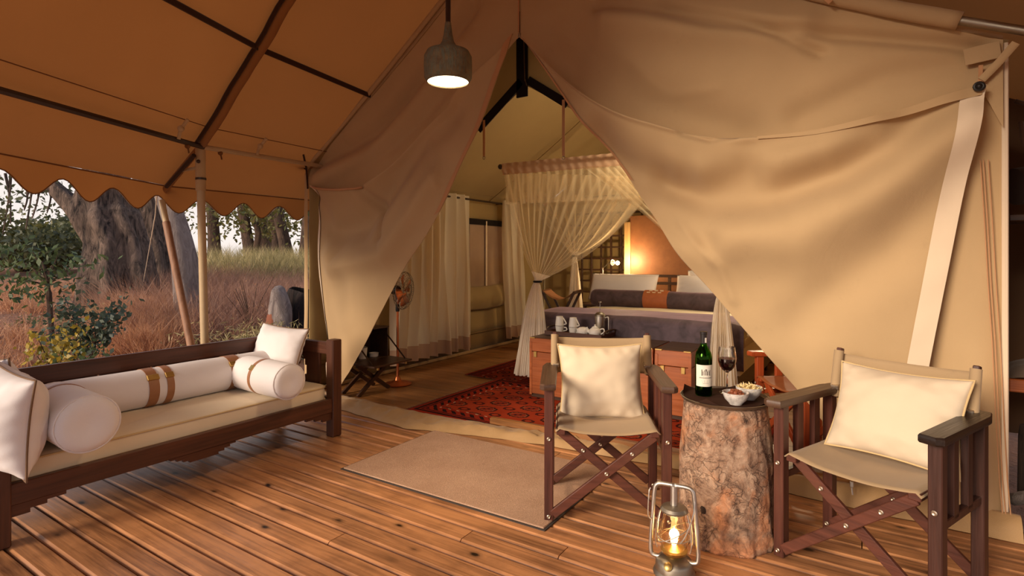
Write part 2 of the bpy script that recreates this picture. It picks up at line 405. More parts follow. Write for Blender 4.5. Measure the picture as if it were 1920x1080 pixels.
M['bark_far'] = bark('far_bark', c3(62, 46, 38), c3(128, 100, 80))
def leaf(name, a, b, tr=.35):
    n = N(name); f = n.noise(n.coord(), 5, 3); c = n.mix(n.ramp(f, (.35, 0.), (.65, 1.)), a, b)
    return n.end(n.n('ShaderNodeMixShader', {0: tr, 1: n.bsdf(c, .5).outputs[0], 2: n.n('ShaderNodeBsdfTranslucent', {'Color': c}).outputs[0]}).outputs[0])
M['leaf'] = leaf('green_leaves', c3(58, 76, 46), c3(104, 118, 70))
M['leaf_blue'] = leaf('bluegreen_leaves', c3(50, 64, 52), c3(92, 104, 82))
M['leaf_yel'] = leaf('yellow_leaves', c3(120, 116, 50), c3(206, 170, 60))
M['leaf_far'] = leaf('far_leaves', c3(70, 82, 48), c3(140, 128, 70), .5)
M['leaf_olive'] = leaf('olive_leaves', c3(66, 74, 52), c3(104, 108, 76))
M['dry'] = leaf('dry_grass', c3(158, 104, 74), c3(232, 178, 134), .3)
M['dry_brown'] = leaf('brown_brush', c3(138, 98, 82), c3(206, 158, 128), .3)
M['dry_green'] = leaf('green_brush', c3(124, 118, 74), c3(206, 184, 130), .35)
n = N('soil'); f = n.noise(n.coord(), .8, 8, .7); g = n.noise(n.coord(), 14, 5, .7)
M['soil'] = n.end(n.bsdf(n.mix(1., n.ramp(f, (.35, c3(128, 92, 74)), (.65, c3(178, 122, 86))), n.ramp(g, (.3, .7), (.7, 1.2)), 'MULTIPLY'), .95, Normal=n.bump(g, .8, .05)))
M['fringe'] = fabric('rug_fringe', c3(110, 70, 52))
# ================================================================== DECK
floor = thing('floor', kind='structure', label=None, cat=None)
rd = random.Random(3)
GAP = .010; PITCH = .1102
for k in range(-11, 23):
    y0 = .812 + PITCH * k
    if y0 > 3.32: break
    x = -4.28; cuts = [x]
    while x < 3.0:
        x += rd.uniform(2.2, 4.6); cuts.append(min(x, 3.0))
    for a, b in zip(cuts, cuts[1:]):
        if b - a < .15: continue
        L = b - a - .004; w = PITCH - GAP; b_ = .006
        dz = rd.uniform(-.0012, .0012)
        prof = [(-w/2, -.03), (-w/2, -.013), (-w/2 + .004, -.007), (-w/2 + .012, 0), (w/2 - .006, 0), (w/2 - .001, -.004), (w/2, -.009), (w/2, -.03)]
        vs = [(sx * L / 2, py, pz) for sx in (-1, 1) for py, pz in prof]; n_ = len(prof)
        fs = [(i, (i + 1) % n_, n_ + (i + 1) % n_, n_ + i) for i in range(n_)] + [tuple(range(n_))[::-1], tuple(range(n_, 2 * n_))]
        MB().add(vs, fs).build('plank', M['deck'], floor, 0, ((a + b) / 2, y0 + PITCH / 2, dz))
MB().box((-.65, 1.5, -.075), (7.3, 3.9, .08), .01).build('deck_joist_bed', M['dark_under'], floor)
MB().box((-4.31, 1.4, -.16), (.05, 4.0, .3), .005).build('deck_fascia', M['day'], floor)

tfloor = thing('floor', kind='structure', label=None, cat=None)
for k in range(40):
    y0 = 3.24 + .112 * k
    MB().box((0, 0, -.012), (4.78, .1105, .02), .0015).build('plank', M['tentfloor'], tfloor, 40, (-1.9, y0 + .056, .002))
MB().box((-1.9, 5.5, -.06), (4.9, 4.6, .06), .01).build('floor_bed', M['dark_under'], tfloor)

# the crumpled canvas sill across the front of the tent
def sill_pt(u, v):
    x = lerp(-4.32, .56, u)
    out = np.interp(x, [-4.4, -3.54, -2.8, -2.3, -1.78, -.92, .1, .6], [2.97, 3.0, 2.93, 3.07, 3.17, 3.235, 3.20, 3.20])
    inn = np.interp(x, [-4.4, -3.0, -1.0, .6], [3.29, 3.26, 3.37, 3.37])
    hgt = np.interp(x, [-4.4, -3.5, -2.2, -.9, -.2, .6], [.05, .045, .04, .055, .085, .09])
    y = lerp(out, inn, v) + .012 * nz(x * 7, v * 3, 4.)
    prof = [0.0, .55, .8, .95, 1., .97, .9, .55, .12]
    z = .004 + hgt * np.interp(v, np.linspace(0, 1, 9), prof)
    env = math.sin(PI * min(1, v * 1.15))
    cr_ = abs(nz(x * 5.5, v * 3.2)) + .6 * abs(nz(x * 13, v * 5))
    z += env * (.020 * nz(x * 9, v * 2.4) + .014 * nz(x * 3.3 + 5, v * 1.5) + .05 * (.35 - min(.35, cr_)) * (1 if x < -1.6 else .4)) + .006 * env * nz(x * 30, v * 9)
    return (x, y, max(.003, z))
sill = MB().grid(240, 16, sill_pt).build('trim_1', M['sill'], None, 180); tag(sill, kind='structure')
MB().bar((-2.3, 3.285, .055), (.53, 3.36, .075), .045, .05, .008).build('sill_board', M['tentfloor'], sill)

# ================================================================== AWNING (fly sheet)
ceil = thing('ceiling', kind='structure', label=None, cat=None)
RZ = 3.76
def fly_left(y):     # ridge, purlin, pole line, eave at depth y
    R_ = V((-1.95, y, RZ))
    if y >= 2.18:
        t = (y - 2.18) / 1.07
        return [R_, V((-3.39 - .12 * t, y, 2.625 - .03 * t)), V((-4.1 - .10 * min(t, 2), y, 2.09 + .02 * min(t, 2))), V((-4.64, y, 1.765))]
    s = 2.18 - y
    return [R_, V((-3.39 + .36 * s, y, 2.625)), V((-4.1 + .36 * s, y, 2.09 + .028 * s)), V((-4.64 + .36 * s, y, 1.765 + .045 * s))]
Y0, Y1 = -.75, 7.9
ys = [Y0 + (2.18 - Y0) * i / 26 for i in range(27)] + [2.18 + (Y1 - 2.18) * i / 44 for i in range(1, 45)]
def fly_pt(u, v):
    y = ys[round(u * (len(ys) - 1))]; P = fly_left(y)
    seg = v * 3; i = min(2, int(seg + 1e-9)); p = P[i].lerp(P[i + 1], seg - i)
    ft = seg - i
    dist = min(abs(y - 2.18), 1.2)
    sag = .035 * math.sin(PI * ft) * min(1, dist * 1.5) + .012 * nz(p.x * 2, p.y * 2, 3.)
    return (p.x, p.y, p.z - sag * .9 + .03)
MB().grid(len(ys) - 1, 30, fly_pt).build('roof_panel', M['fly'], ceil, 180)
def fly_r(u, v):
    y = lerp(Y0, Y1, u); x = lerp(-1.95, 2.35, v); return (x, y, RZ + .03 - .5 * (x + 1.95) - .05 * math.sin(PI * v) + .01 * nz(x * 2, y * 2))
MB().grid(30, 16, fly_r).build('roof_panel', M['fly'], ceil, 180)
# scalloped valance along the left eave
vpts = [];
for y in np.linspace(Y0, 5.2, 420): vpts.append(fly_left(float(y))[3])
arc = [0]
for a, b in zip(vpts, vpts[1:]): arc.append(arc[-1] + (b - a).length)
ph = np.interp(2.65, [p.y for p in vpts], arc)
def val_pt(u, v):
    i = round(u * (len(vpts) - 1)); p = vpts[i]
    c = .5 + .5 * math.cos(2 * PI * (arc[i] - ph) / .36)
    drop = .088 + .122 * c
    return (p.x - .012 * v + .012 * math.sin(arc[i] * 9) * v, p.y, p.z + .03 - drop * v)
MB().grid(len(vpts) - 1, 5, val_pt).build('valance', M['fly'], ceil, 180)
vb = MB(); vb.tube([val_pt(i / (len(vpts) - 1), 1) for i in range(0, len(vpts), 2)], .004, 5); vb.build('valance_binding', M['fly_hem'], ceil)
vb = MB(); vb.tube([p + V((.004, 0, .024)) for p in vpts[::6]], .005, 5); vb.build('valance_seam', M['fly_hem'], ceil)
# sewn seams and webbing under the left slope
def line_on(i, off, frac=0.):
    return [fly_left(float(y))[i].lerp(fly_left(float(y))[min(i + 1, 3)], frac) + V((0, 0, off)) for y in np.linspace(Y0, 7.5, 60)]
MB().tube(line_on(1, -.012), .021, 7, flat=.5).build('webbing', M['web'], ceil)
MB().tube(line_on(1, -.012, .84), .0035, 5).build('seam', M['fly_hem'], ceil)
pl = line_on(2, -.05)
MB().tube([p for p in pl if p.y < 2.25], .019, 10).build('eave_pole', M['rail'], ceil)
MB().tube([p for p in pl if p.y > 2.1], .019, 10).build('eave_pole', M['pole'], ceil)
# pole sleeves: sleeved rafter with a dark edge strip, ties
raf = [fly_left(2.18)[0].lerp(fly_left(2.18)[2], t) + V((0, 0, -.03)) for t in np.linspace(.2, 1, 24)]
raf = [p + V((0, .012 * nz(p.x * 4), .01 * nz(p.x * 5, 2))) for p in raf]
MB().tube(raf, [.034 + .005 * nz(i * .7) for i in range(len(raf))], 10).build('rafter_sleeve', M['fly'], ceil, 180)
MB().tube([p + V((0, -.045, -.01)) for p in raf], .014, 6).build('rafter_strip', M['web'], ceil, 180)
r2 = [fly_left(2.18)[2] + V((0, .0, -.03)), fly_left(2.18)[3] + V((-.02, 0, -.01))]
MB().tube(r2, .024, 9).build('rafter_sleeve', M['fly'], ceil)
MB().tube([r2[0] + V((.0, -.06, -.09)), r2[0].lerp(r2[1], .75) + V((0, -.05, -.06))], .016, 7).build('rafter_strip', M['web'], ceil)
MB().bar(r2[0] + V((-.01, .02, -.16)), r2[0].lerp(r2[1], .42) + V((0, -.03, -.05)), .02, .02).build('brace', M['pole'], ceil)
for y in (1.96, 2.62):
    p = fly_left(y)[2] + V((0, 0, -.05)); b = MB()
    b.tube(smooth_path([p + V((.03, 0, .0)), p + V((.05, 0, .05)), p + V((.10, -.01, .07)), p + V((.15, 0, .12))], 6), .012, 7)
    b.ball(p + V((.10, -.02, .06)), .022, 8); b.build('tie', M['canvas'], ceil)
for y in (2.05, 2.32):
    p = fly_left(y)[2] + V((0, 0, -.075)); b = MB(); b.ball(p, .018, 8); b.tube([p, p + V((.02, 0, -.05))], .006, 5); b.build('tie', M['fly_hem'], ceil)
# straps at the tent corner
c0 = V((-4.30, 3.22, 2.03)); b = MB()
b.tube([c0, c0 + V((.12, -.12, .10))], .009, 6); b.tube([c0, c0 + V((.02, .0, -.18))], .008, 6)
b.tube(smooth_path([c0, c0 + V((-.02, -.10, .03)), c0 + V((-.06, -.34, .11))], 5), .009, 6); b.tube(smooth_path([c0 + V((-.02, -.1, .03)), c0 + V((-.0, -.22, .13))], 4), .007, 6)
b.ball(c0 + V((-.015, -.10, .02)), .018, 7); b.build('corner_strap', M['web'], ceil)

# poles that carry the awning
pt = thing('tent_pole', 'upright pale round tent pole rising from behind the daybed', 'pole', (-4.08, 2.20, 0))
MB().tube([(0, 0, -.02), (-.045, -.02, 1.80)], .028, 14).build('post', M['pole'], pt)
b = MB(); b.tube([(-.044, -.02, 1.72), (-.05, -.02, 2.07)], .034, 12); b.build('sleeve', M['canvas'], pt)
MB().tube([(-.043, -.02, 1.80), (-.0435, -.02, 1.815)], .037, 12).build('collar', M['rail'], pt); MB().ball((-.02, -.05, 1.93), .014, 7).build('bolt', M['rail'], pt)
q0 = on_x(302, 368, -4.60); q1 = on_x(359, 652, -4.16)
pr = thing('tent_pole', 'slanting brown prop pole with a white top, leaning out to the awning eave', 'pole', tuple(q1))
dv = q0 - q1; ext = dv * (-.45)
MB().tube([ext, dv * .82], .027, 12).build('post', M['pole_brown'], pr)
MB().tube([dv * .80, dv * .97], .021, 12).build('tip', M['pole'], pr, loc=None)
g0 = far(291, 5.2, 1.25 + (HOR - 405) / FPX * 5.2); g1 = far(269, 9.0, 1.25 + (HOR - 528) / FPX * 9.0)
b = MB(); b.tube([q0 + V((-.06, 0, .05)), g0, g1], .0045, 5)
tag(b.build('guy_rope', M['canvas_tape']), 'thin pale guy rope running from the awning eave to the ground', 'rope')

# ================================================================== TENT
YF = 3.25
def W_(pts, y=YF): return [on_y(u, v, y) for u, v in pts]
gl = [V((-4.33, YF, 2.03)), V((-3.3, YF, 2.74)), V((-2.0, YF, 3.70))]
gr = [V((-2.0, YF, 3.70)), V((-1.2, YF, 3.12)), V((-.354, YF, 2.62)), V((.05, YF, 2.42)), V((.52, YF, 2.22))]
curveL = W_([(577, 346), (600, 352), (645, 356), (688, 350), (722, 325), (762, 283), (800, 240), (842, 200), (882, 158), (915, 125), (945, 96), (972, 64)])
curveR = W_([(976, 64), (1010, 100), (1060, 145), (1110, 184), (1170, 215), (1240, 238), (1310, 256), (1386, 263), (1460, 258), (1540, 249), (1620, 230), (1700, 205), (1770, 181), (1838, 162)])
def crease(p, lines):
    d = 0
    for pts, w, a in lines:
        best = 9
        for A, B in zip(pts, pts[1:]):
            ab = B - A; l2 = ab.length_squared
            t = max(0, min(1, (p - A).dot(ab) / l2)) if l2 > 0 else 0
            best = min(best, (p - A - ab * t).length)
        d += a * math.exp(-(best / w) ** 2)
    return d
def xz(u, v): q = on_y(u, v, YF); return V((q.x, q.z))
def XZ(*pts): return [V((a.x, a.y)) for a in smooth_path([(xz(u, v).x, xz(u, v).y, 0) for u, v in pts], 5)] if False else [xz(u, v) for u, v in pts]
def z_on(pts, x):
    for a, b in zip(pts, pts[1:]):
        if min(a.x, b.x) - 1e-6 <= x <= max(a.x, b.x) + 1e-6:
            t = 0 if abs(b.x - a.x) < 1e-9 else (x - a.x) / (b.x - a.x); return lerp(a.z, b.z, t)
    return pts[0].z if abs(x - pts[0].x) < abs(x - pts[-1].x) else pts[-1].z
wallf = thing('wall_front', kind='structure', label=None, cat=None)
crL = [(XZ((590, 310), (700, 240), (800, 120), (880, 10)), .07, -.05), (XZ((600, 330), (690, 290), (780, 190), (860, 90)), .10, .045), (XZ((650, 330), (760, 250), (850, 150)), .06, -.02)]
def gabL(u, v):
    x = lerp(-4.34, -2.035, u); zb = z_on(curveL, x) - .02; zt = z_on(gl, x)
    z = lerp(zb, zt, v); p = V((x, z))
    return (x, YF + .05 * math.sin(PI * v) * math.sin(PI * min(1, u * 1.1)) - 1.5 * crease(p, crL) + .01 * nz(x * 3, z * 3), z)
MB().grid(90, 34, gabL).build('gable_panel', M['canvas'], wallf, 180)
crR = [(XZ((1120, 15), (1220, 22), (1330, 50), (1440, 62), (1620, 70), (1840, 85)), .035, .035),
       (XZ((1250, 20), (1400, 45), (1480, 80), (1540, 103)), .028, .03), (XZ((1150, 40), (1300, 62), (1500, 60)), .10, -.05),
       (XZ((1180, 110), (1250, 180), (1350, 170)), .02, -.006), (XZ((1500, 220), (1650, 150), (1830, 110)), .07, .025), (XZ((1060, 60), (1200, 190), (1390, 250)), .12, .05)]
def gabR(u, v):
    x = lerp(-2.03, .50, u); zb = z_on(curveR, x) - .025 if x < curveR[-1].x else lerp(curveR[-1].z, curveR[-1].z - .3, (x - curveR[-1].x) / .12)
    zt = z_on(gr, x); z = lerp(zb, zt, v); p = V((x, z))
    return (x, YF - .06 * math.sin(PI * v) * math.sin(PI * u) + 1.5 * crease(p, crR) + .012 * nz(x * 3, z * 3, 7), z)
MB().grid(110, 44, gabR).build('gable_panel', M['canvas'], wallf, 180)
MB().tube([V((-2.033, YF - .012, z)) for z in np.linspace(2.79, 3.6, 10)], .006, 5).build('gable_seam', M['strap_cloth'], wallf)
# hems along the gable edges and the sleeve with its pole on the right
hl = smooth_path([p + V((0, -.02, .0)) for p in gl], 8)
MB().tube(hl, .022, 8, flat=.7).build('gable_hem', M['canvas'], wallf, 180)
sl = [p + V((0, -.04, .035)) for p in smooth_path([gr[0], gr[1], gr[2], V((.05, YF, 2.41)), V((.345, YF, 2.275))], 8)]
MB().tube(sl, [.040 + .006 * nz(i * .3) for i in range(len(sl))], 12).build('pole_sleeve', M['canvas'], wallf, 180)
MB().tube([V((.22, YF - .04, 2.367)), V((.66, YF - .08, 2.160))], .020, 12).build('gable_pole', M['tin'], wallf)
b = MB(); b.tube([V((-.28, YF - .085, 2.60)), V((-.20, YF - .09, 2.55)), V((-.16, YF - .09, 2.50))], .012, 6, flat=.3); b.build('sleeve_tie', M['strap_cloth'], wallf)
# right corner strip with its zips, patch and tensioning strap
def strip(u, v):
    x = lerp(.06 - .0 * v, .515, u); zt = 2.19 if x > .4 else lerp(1.6, 2.15, max(0, (x - .06) / .34)); z = lerp(.03, zt, v)
    return (x, YF + .045 - .02 * math.sin(PI * u) + .014 * nz(x * 6, z * 2.2, 1) + (.03 * math.sin(x * 26) * (1 - v) ** 3), z)
MB().grid(22, 40, strip).build('corner_strip', M['canvas'], wallf, 180)
for dx in (0, .013, .034):
    MB().tube([on_y(u, v, YF + .012) + V((dx * .8, 0, 0)) for u, v in ((1838, 300), (1846, 420), (1853, 540), (1860, 640), (1866, 760), (1874, 900), (1882, 985))], .0028, 5).build('zip', M['strap_cloth'], wallf)
MB().tube([V((.512, YF + .04, z)) for z in np.linspace(.05, 2.2, 16)], .013, 7).build('corner_piping', M['canvas_tape'], wallf)
cp = on_y(1838, 160, YF - .03)
MB().bar(on_y(1808, 108, YF - .015), on_y(1876, 92, YF - .015), .004, .075, .001).build('patch', M['canvas'], wallf)
MB().tube([on_y(1840, 150, YF - .03), on_y(1868, 122, YF - .03), on_y(1905, 80, YF - .06)], .016, 8, flat=.35).build('tension_strap', M['canvas'], wallf)
MB().bar(on_y(1839, 122, YF - .022), on_y(1838, 158, YF - .022), .006, .016, .001).build('loop', M['strap_cloth'], wallf)

# ---- door flaps, tied back
def flap(name, label, top, left, right, n, cr, mat, belly, grp=None):
    top = smooth_path(top, 4); left = smooth_path(left, 5); right = smooth_path(right, 5)
    def f(u, v):
        L, R_ = poly_at(left, v), poly_at(right, v)
        p = L.lerp(R_, u) + (poly_at(top, u) - top[0].lerp(top[-1], max(0, min(1, u)))) * (1 - v) ** 2.2
        q = V((p.x, p.z))
        e = max(0, math.sin(PI * u)) ** .6
        roll = .03 * math.exp(-(v / .03) ** 2)
        y = YF - .06 - belly * math.sin(PI * u) * math.sin(PI * min(1, v ** .8)) - roll - .05 * max(0, math.sin(PI * u)) ** .5 * math.exp(-(v / .12) ** 2) + 1.45 * crease(q, cr) + e * (.022 * nz(p.x * 2.2, p.z * 2.2, 9) + .008 * nz(p.x * 6, p.z * 6))
        return (p.x, y, p.z)
    ob = MB().grid(n[0], n[1], f).build(name, mat, None, 180, solid=.003)
    return ob, f
fl_top = W_([(578, 347), (600, 353), (645, 357), (688, 351), (722, 326), (762, 284), (800, 241), (842, 201), (882, 159), (915, 126), (945, 97), (968, 66)], YF - .05)
fl_left = W_([(578, 347), (590, 430), (602, 560), (612, 650), (618, 757)], YF - .05)
fl_right = W_([(968, 66), (942, 125), (905, 228), (868, 306), (838, 375), (800, 443), (760, 503), (716, 586), (686, 645), (656, 698)], YF - .05)
crl = [(XZ((590, 370), (625, 440), (690, 425), (760, 330), (850, 215)), .13, .085), (XZ((600, 390), (640, 500), (740, 480), (830, 340)), .09, -.045),
       (XZ((690, 352), (725, 405), (730, 440)), .05, .05), (XZ((810, 270), (835, 310), (838, 350)), .02, -.012), (XZ((588, 380), (600, 520), (620, 660)), .05, .05),
       (XZ((850, 190), (800, 300), (740, 430)), .10, -.03)]
flapL, ffL = flap('tent_flap', '', fl_top, fl_left, fl_right, (90, 110), crl, M['canvas'], .06)
tag(flapL, 'canvas tent door flap swept to the left, beside the end of the daybed', 'tent flap', 'tied back door flaps')
def tape(ff, v, d, edge):
    wd = max(.15, (V(ff(1, v)) - V(ff(0, v))).length); k = d / wd
    return V(ff(1 - k if edge else k, v)) + V((0, -.010, 0))
MB().grid(4, 60, lambda u, v: tape(ffL, v * .999, .055 * u, 0)).build('edge_tape', M['canvas_tape'], flapL, 180)
MB().grid(2, 60, lambda u, v: V(ffL(lerp(.965, 1, u), v * .45)) + V((0, -.008, 0))).build('edge_hem', M['strap_cloth'], flapL, 180)
b = MB(); b.tube([V(ffL(lerp(.02, .30, t), .004)) + V((0, -.02, .003)) for t in np.linspace(0, 1, 12)], .010, 6); b.build('top_hem', M['strap_cloth'], flapL, 180)
fr_top = W_([(978, 66), (1012, 102), (1060, 147), (1110, 186), (1170, 217), (1240, 239), (1310, 257), (1386, 264), (1460, 259), (1540, 250), (1620, 231), (1700, 206), (1770, 182), (1840, 160)], YF - .05)
fr_left = W_([(978, 66), (1010, 112), (1055, 178), (1100, 245), (1160, 325), (1215, 400), (1270, 470), (1330, 540), (1400, 622), (1460, 690), (1492, 726), (1545, 792)], YF - .05)
fr_right = W_([(1840, 160), (1822, 255), (1796, 372), (1766, 520), (1742, 640), (1716, 775)], YF - .05)
crr = [(XZ((1125, 258), (1180, 305), (1260, 350), (1330, 352), (1400, 330)), .11, .10), (XZ((1240, 345), (1330, 392), (1440, 378), (1580, 330), (1720, 235), (1815, 180)), .10, .075),
       (XZ((1330, 330), (1480, 310), (1640, 260)), .10, -.05), (XZ((1130, 290), (1230, 400), (1330, 450)), .09, .06), (XZ((1320, 450), (1500, 440), (1700, 330), (1800, 220)), .16, -.075),
       (XZ((1500, 600), (1650, 480), (1780, 330)), .12, .03), (XZ((1280, 420), (1360, 500), (1380, 560)), .03, -.012), (XZ((1386, 263), (1340, 268), (1290, 256)), .02, .03)]
flapR, ffR = flap('tent_flap', '', fr_top, fr_left, fr_right, (120, 120), crr, M['canvas'], .09)
tag(flapR, 'large canvas tent door flap swept to the right, sagging above the two armchairs', 'tent flap', 'tied back door flaps')
MB().grid(6, 90, lambda u, v: tape(ffR, v * .999, lerp(.068, -.016, u), 1) + V((0, .003 * nz(v * 14, u), 0))).build('edge_tape', M['canvas_tape'], flapR, 180)
MB().grid(3, 30, lambda u, v: V(ffR(lerp(.66, 1, v), 0.0)) + V((0, -.014, lerp(.0, -.045, u) * (.3 + .7 * v)))).build('top_tape', M['canvas'], flapR, 180)
MB().grid(2, 60, lambda u, v: V(ffR(lerp(.0, .022, u), v * .42)) + V((0, -.010, 0))).build('edge_hem', M['strap_cloth'], flapR, 180)
gp = on_y(1836, 162, YF - .085); b = MB()
b.ring_lathe([(.016 + .007 * math.cos(a), .007 * math.sin(a)) for a in np.linspace(0, 2 * PI, 9)[:-1]], 16); b.ball((0, 0, 0), .013, 8)
o = b.build('eyelet', M['black'], flapR, loc=gp); o.rotation_euler = (PI / 2, 0, 0)
b = MB(); zp = on_y(1597, 908, 3.17); b.box(zp, (.018, .008, .03), .003); b.bar(zp + V((0, 0, -.012)), zp + V((.004, -.005, -.05)), .008, .003, .001)
b.build('zip_pull', M['steel'], sill)
b = MB(); b.prism([(-.33, .165), (.0, .155), (-.06, .205), (-.33, .235)], .006, c=(.10, 3.36, 0)); b.build('zip_gap', M['black_web'], sill)

# ---- tent shell
wl = thing('wall_left', kind='structure', label=None, cat=None)
XL = -4.30; WY0, WY1, WZ0, WZ1 = 4.35, 6.72, .84, 1.70
def wallx(y0, y1, z0, z1, name, mat):
    return MB().grid(max(2, int((y1 - y0) * 10)), max(2, int((z1 - z0) * 10)), lambda u, v: (XL + .012 * nz(lerp(y0, y1, u) * 3, lerp(z0, z1, v) * 3), lerp(y0, y1, u), lerp(z0, z1, v))).build(name, mat, wl, 180, solid=.006)
wallx(YF, WY0, .24, 2.04, 'wall_panel', M['inner']); wallx(WY1, 7.6, .24, 2.04, 'wall_panel', M['inner'])
wallx(WY0, WY1, .24, WZ0, 'wall_panel', M['inner']); wallx(WY0, WY1, WZ1, 2.04, 'wall_panel', M['inner'])
wallx(YF, 7.6, .0, .25, 'mud_wall', M['inner_low'])
MB().bar((XL + .03, YF + .1, .02), (XL + .03, 7.6, .02), .03, .03).build('ground_rail', M['sill'], wl)
MB().bar((XL + .02, YF, .245), (XL + .02, 7.6, .245), .008, .02).build('wall_seam', M['inner_low'], wl)
cs = MB().grid(4, 30, lambda u, v: (-4.36 + .05 * u + .01 * nz(v * 6, u), YF - .02 + .05 * (u - .5) ** 2, lerp(.02, 2.03, v))).build('corner_strip', M['canvas'], wl, 180)
win = thing('window_1', kind='structure', label=None, cat=None)
MB().box((XL, (WY0 + WY1) / 2, (WZ0 + WZ1) / 2), (.004, WY1 - WY0, WZ1 - WZ0), .0005).build('gauze_pane', M['gauze'], win)
MB().box((XL + .02, (WY0 + WY1) / 2, WZ1 - .02), (.02, WY1 - WY0 + .1, .075), .004).build('head_band', M['black_web'], win)
MB().box((XL + .025, 6.0, (WZ0 + WZ1) / 2), (.012, .032, WZ1 - WZ0), .003).build('mullion', M['canvas_tape'], win)
MB().box((XL + .025, 5.62, 1.43), (.008, .02, .42), .002).build('zip_band', M['black_web'], win)
MB().box((XL + .022, 5.56, 1.43), (.004, .06, .46), .001).build('zip_tape', M['inner_low'], win)
rl = MB().grid(40, 16, lambda u, v: (XL + .03 + (.075 + .012 * nz(u * 7, v * 3)) * math.sin(PI * min(1, .08 + v * .95)) ** .7, lerp(5.46, 6.40, u), lerp(.56, .86, v) - .02 * math.sin(PI * u)))
tag(rl.build('rolled_window_flap', M['inner'], None, 180, solid=.004), 'canvas window flap rolled down below the gauze window between the curtains', 'window flap')
wb = thing('wall_back', kind='structure', label=None, cat=None)
MB().box((-1.9, 7.62, 1.0), (4.86, .02, 2.06), .004).build('wall_panel', M['inner'], wb)
MB().add([(-4.33, 7.62, 2.0), (.53, 7.62, 2.0), (-1.95, 7.62, 3.68)], [(0, 1, 2)]).build('gable_panel', M['inner'], wb, 0)
wr = thing('wall_right', kind='structure', label=None, cat=None)
MB().box((.515, 5.45, 1.1), (.012, 4.34, 2.2), .003).build('wall_panel', M['inner'], wr)
tcl = thing('ceiling', kind='structure', label=None, cat=None)
MB().grid(30, 20, lambda u, v: (lerp(-4.33, -1.95, v), lerp(YF, 7.62, u), lerp(2.03, 3.69, v) - .05 * math.sin(PI * v) + .012 * nz(u * 9, v * 6))).build('roof_lining', M['inner'], tcl, 180)
MB().grid(30, 20, lambda u, v: (lerp(.52, -1.95, v), lerp(YF, 7.62, u), lerp(2.2, 3.69, v) - .12 * math.sin(PI * v) + .012 * nz(u * 9, v * 6))).build('roof_lining', M['inner'], tcl, 180)
for yy in (4.6, 6.1):
    MB().tube([(lerp(-4.3, -1.95, t), yy, lerp(2.03, 3.69, t) - .06 - .05 * math.sin(PI * t)) for t in np.linspace(0, 1, 10)], .006, 5).build('roof_seam', M['inner_low'], tcl)
# inner gable above the doorway, bound in black webbing (an upside-down Y)
YI = 3.62
ap = on_y(986, 160, YI); al = on_y(903, 240, YI); ar = on_y(1062, 200, YI)
b = MB(); b.add([(al.x - 1.2, YI, al.z - .75), (al.x, YI, al.z), (ap.x, YI, ap.z), (ar.x, YI, ar.z), (ar.x + 1.1, YI, ar.z - .6), (ar.x + 1.5, YI, 2.7), (-1.95, YI, 3.6), (al.x - 1.7, YI, 2.3)], [tuple(range(8))])
b.build('inner_gable', M['inner'], tcl, 0, recalc=False)
b = MB(); b.box((on_y(979, 100, YI - .02).x, YI - .02, (2.47 + 3.1) / 2), (.10, .012, .66), .002); b.build('black_band', M['black_web'], tcl)
b = MB(); b.bar((al.x - .02, YI - .02, al.z - .015), (ap.x - .03, YI - .02, ap.z + .03), .012, .07, .002); b.build('black_band', M['black_web'], tcl)
b = MB(); b.bar((ap.x + .03, YI - .02, ap.z + .03), (ar.x + .02, YI - .02, ar.z + .01), .012, .062, .002); b.build('black_band', M['black_web'], tcl)
b = MB(); b.tube([on_y(982, 70, YI - .04), on_y(984, 152, YI - .04)], .004, 5); b.bar(on_y(984, 148, YI - .04), on_y(988, 160, YI - .045), .012, .004, .001); b.build('zip', M['tin'], tcl)
b = MB(); b.box(on_y(974, 66, YF - .06), (.02, .012, .03), .003); b.build('apex_hook', M['tin'], wallf)
for i, (u, v0, v1) in enumerate(((907, 228, 296), (1056, 190, 296))):
    p0 = on_y(u, v0, YI - .03); p1 = on_y(u + .5, v1, YI - .03); h = p0.z - p1.z
    t = thing('hanging_strap', ['tan hanging strap with a hook, left of the bed net', 'tan hanging strap with a hook, just over the top rail of the bed net'][i], 'strap', tuple(p1), 0, 'hanging door straps')
    MB().box((0, 0, h / 2 + .012), (.022, .005, h), .001).build('strap', M['strap_cloth'], t)
    b = MB(); b.ring_lathe([(.011 + .003 * math.cos(a), .003 * math.sin(a)) for a in np.linspace(0, 2 * PI, 7)[:-1]], 12); o = b.build('hook', M['tin'], t); o.rotation_euler = (PI / 2, 0, 0)

# ================================================================== OUTSIDE, LEFT: land, trees, scrub
def ground_z(x, y):
    w = x * FW[0] + y * FW[1]; d = -x - 4.3
    z = -.48 + .55 * max(0, min(1, (d - 2) / 9)) ** 1.3 + .12 * nz(x * .35, y * .35) + .05 * nz(x * 1.3, y * 1.3)
    return z + .25 * max(0, min(1, (d - 14) / 20))
gx = [-4.2 - 1.2 * (1.105 ** i - 1) / .105 * .45 for i in range(56)]
gy = [-14 + i * 1.0 for i in range(34)] + [20 + 3.2 * i for i in range(30)]
g = MB(); g.v = [(x, y, ground_z(x, y) if x < -4.3 else -.5) for y in gy for x in gx]; m_ = len(gx)
g.f = [(j * m_ + i, j * m_ + i + 1, (j + 1) * m_ + i + 1, (j + 1) * m_ + i) for j in range(len(gy) - 1) for i in range(m_ - 1)]
tag(g.build('ground', M['soil'], None, 180), kind='structure')
g = MB(); g.grid(10, 10, lambda u, v: (lerp(-4.2, 60, u), lerp(-60, 60, v), -.55)); tag(g.build('ground', M['soil'], None, 180), kind='structure')
def gpt(u, w, dz=0.):
    p = far(u, w); p.z = ground_z(p.x, p.y) + dz; return p
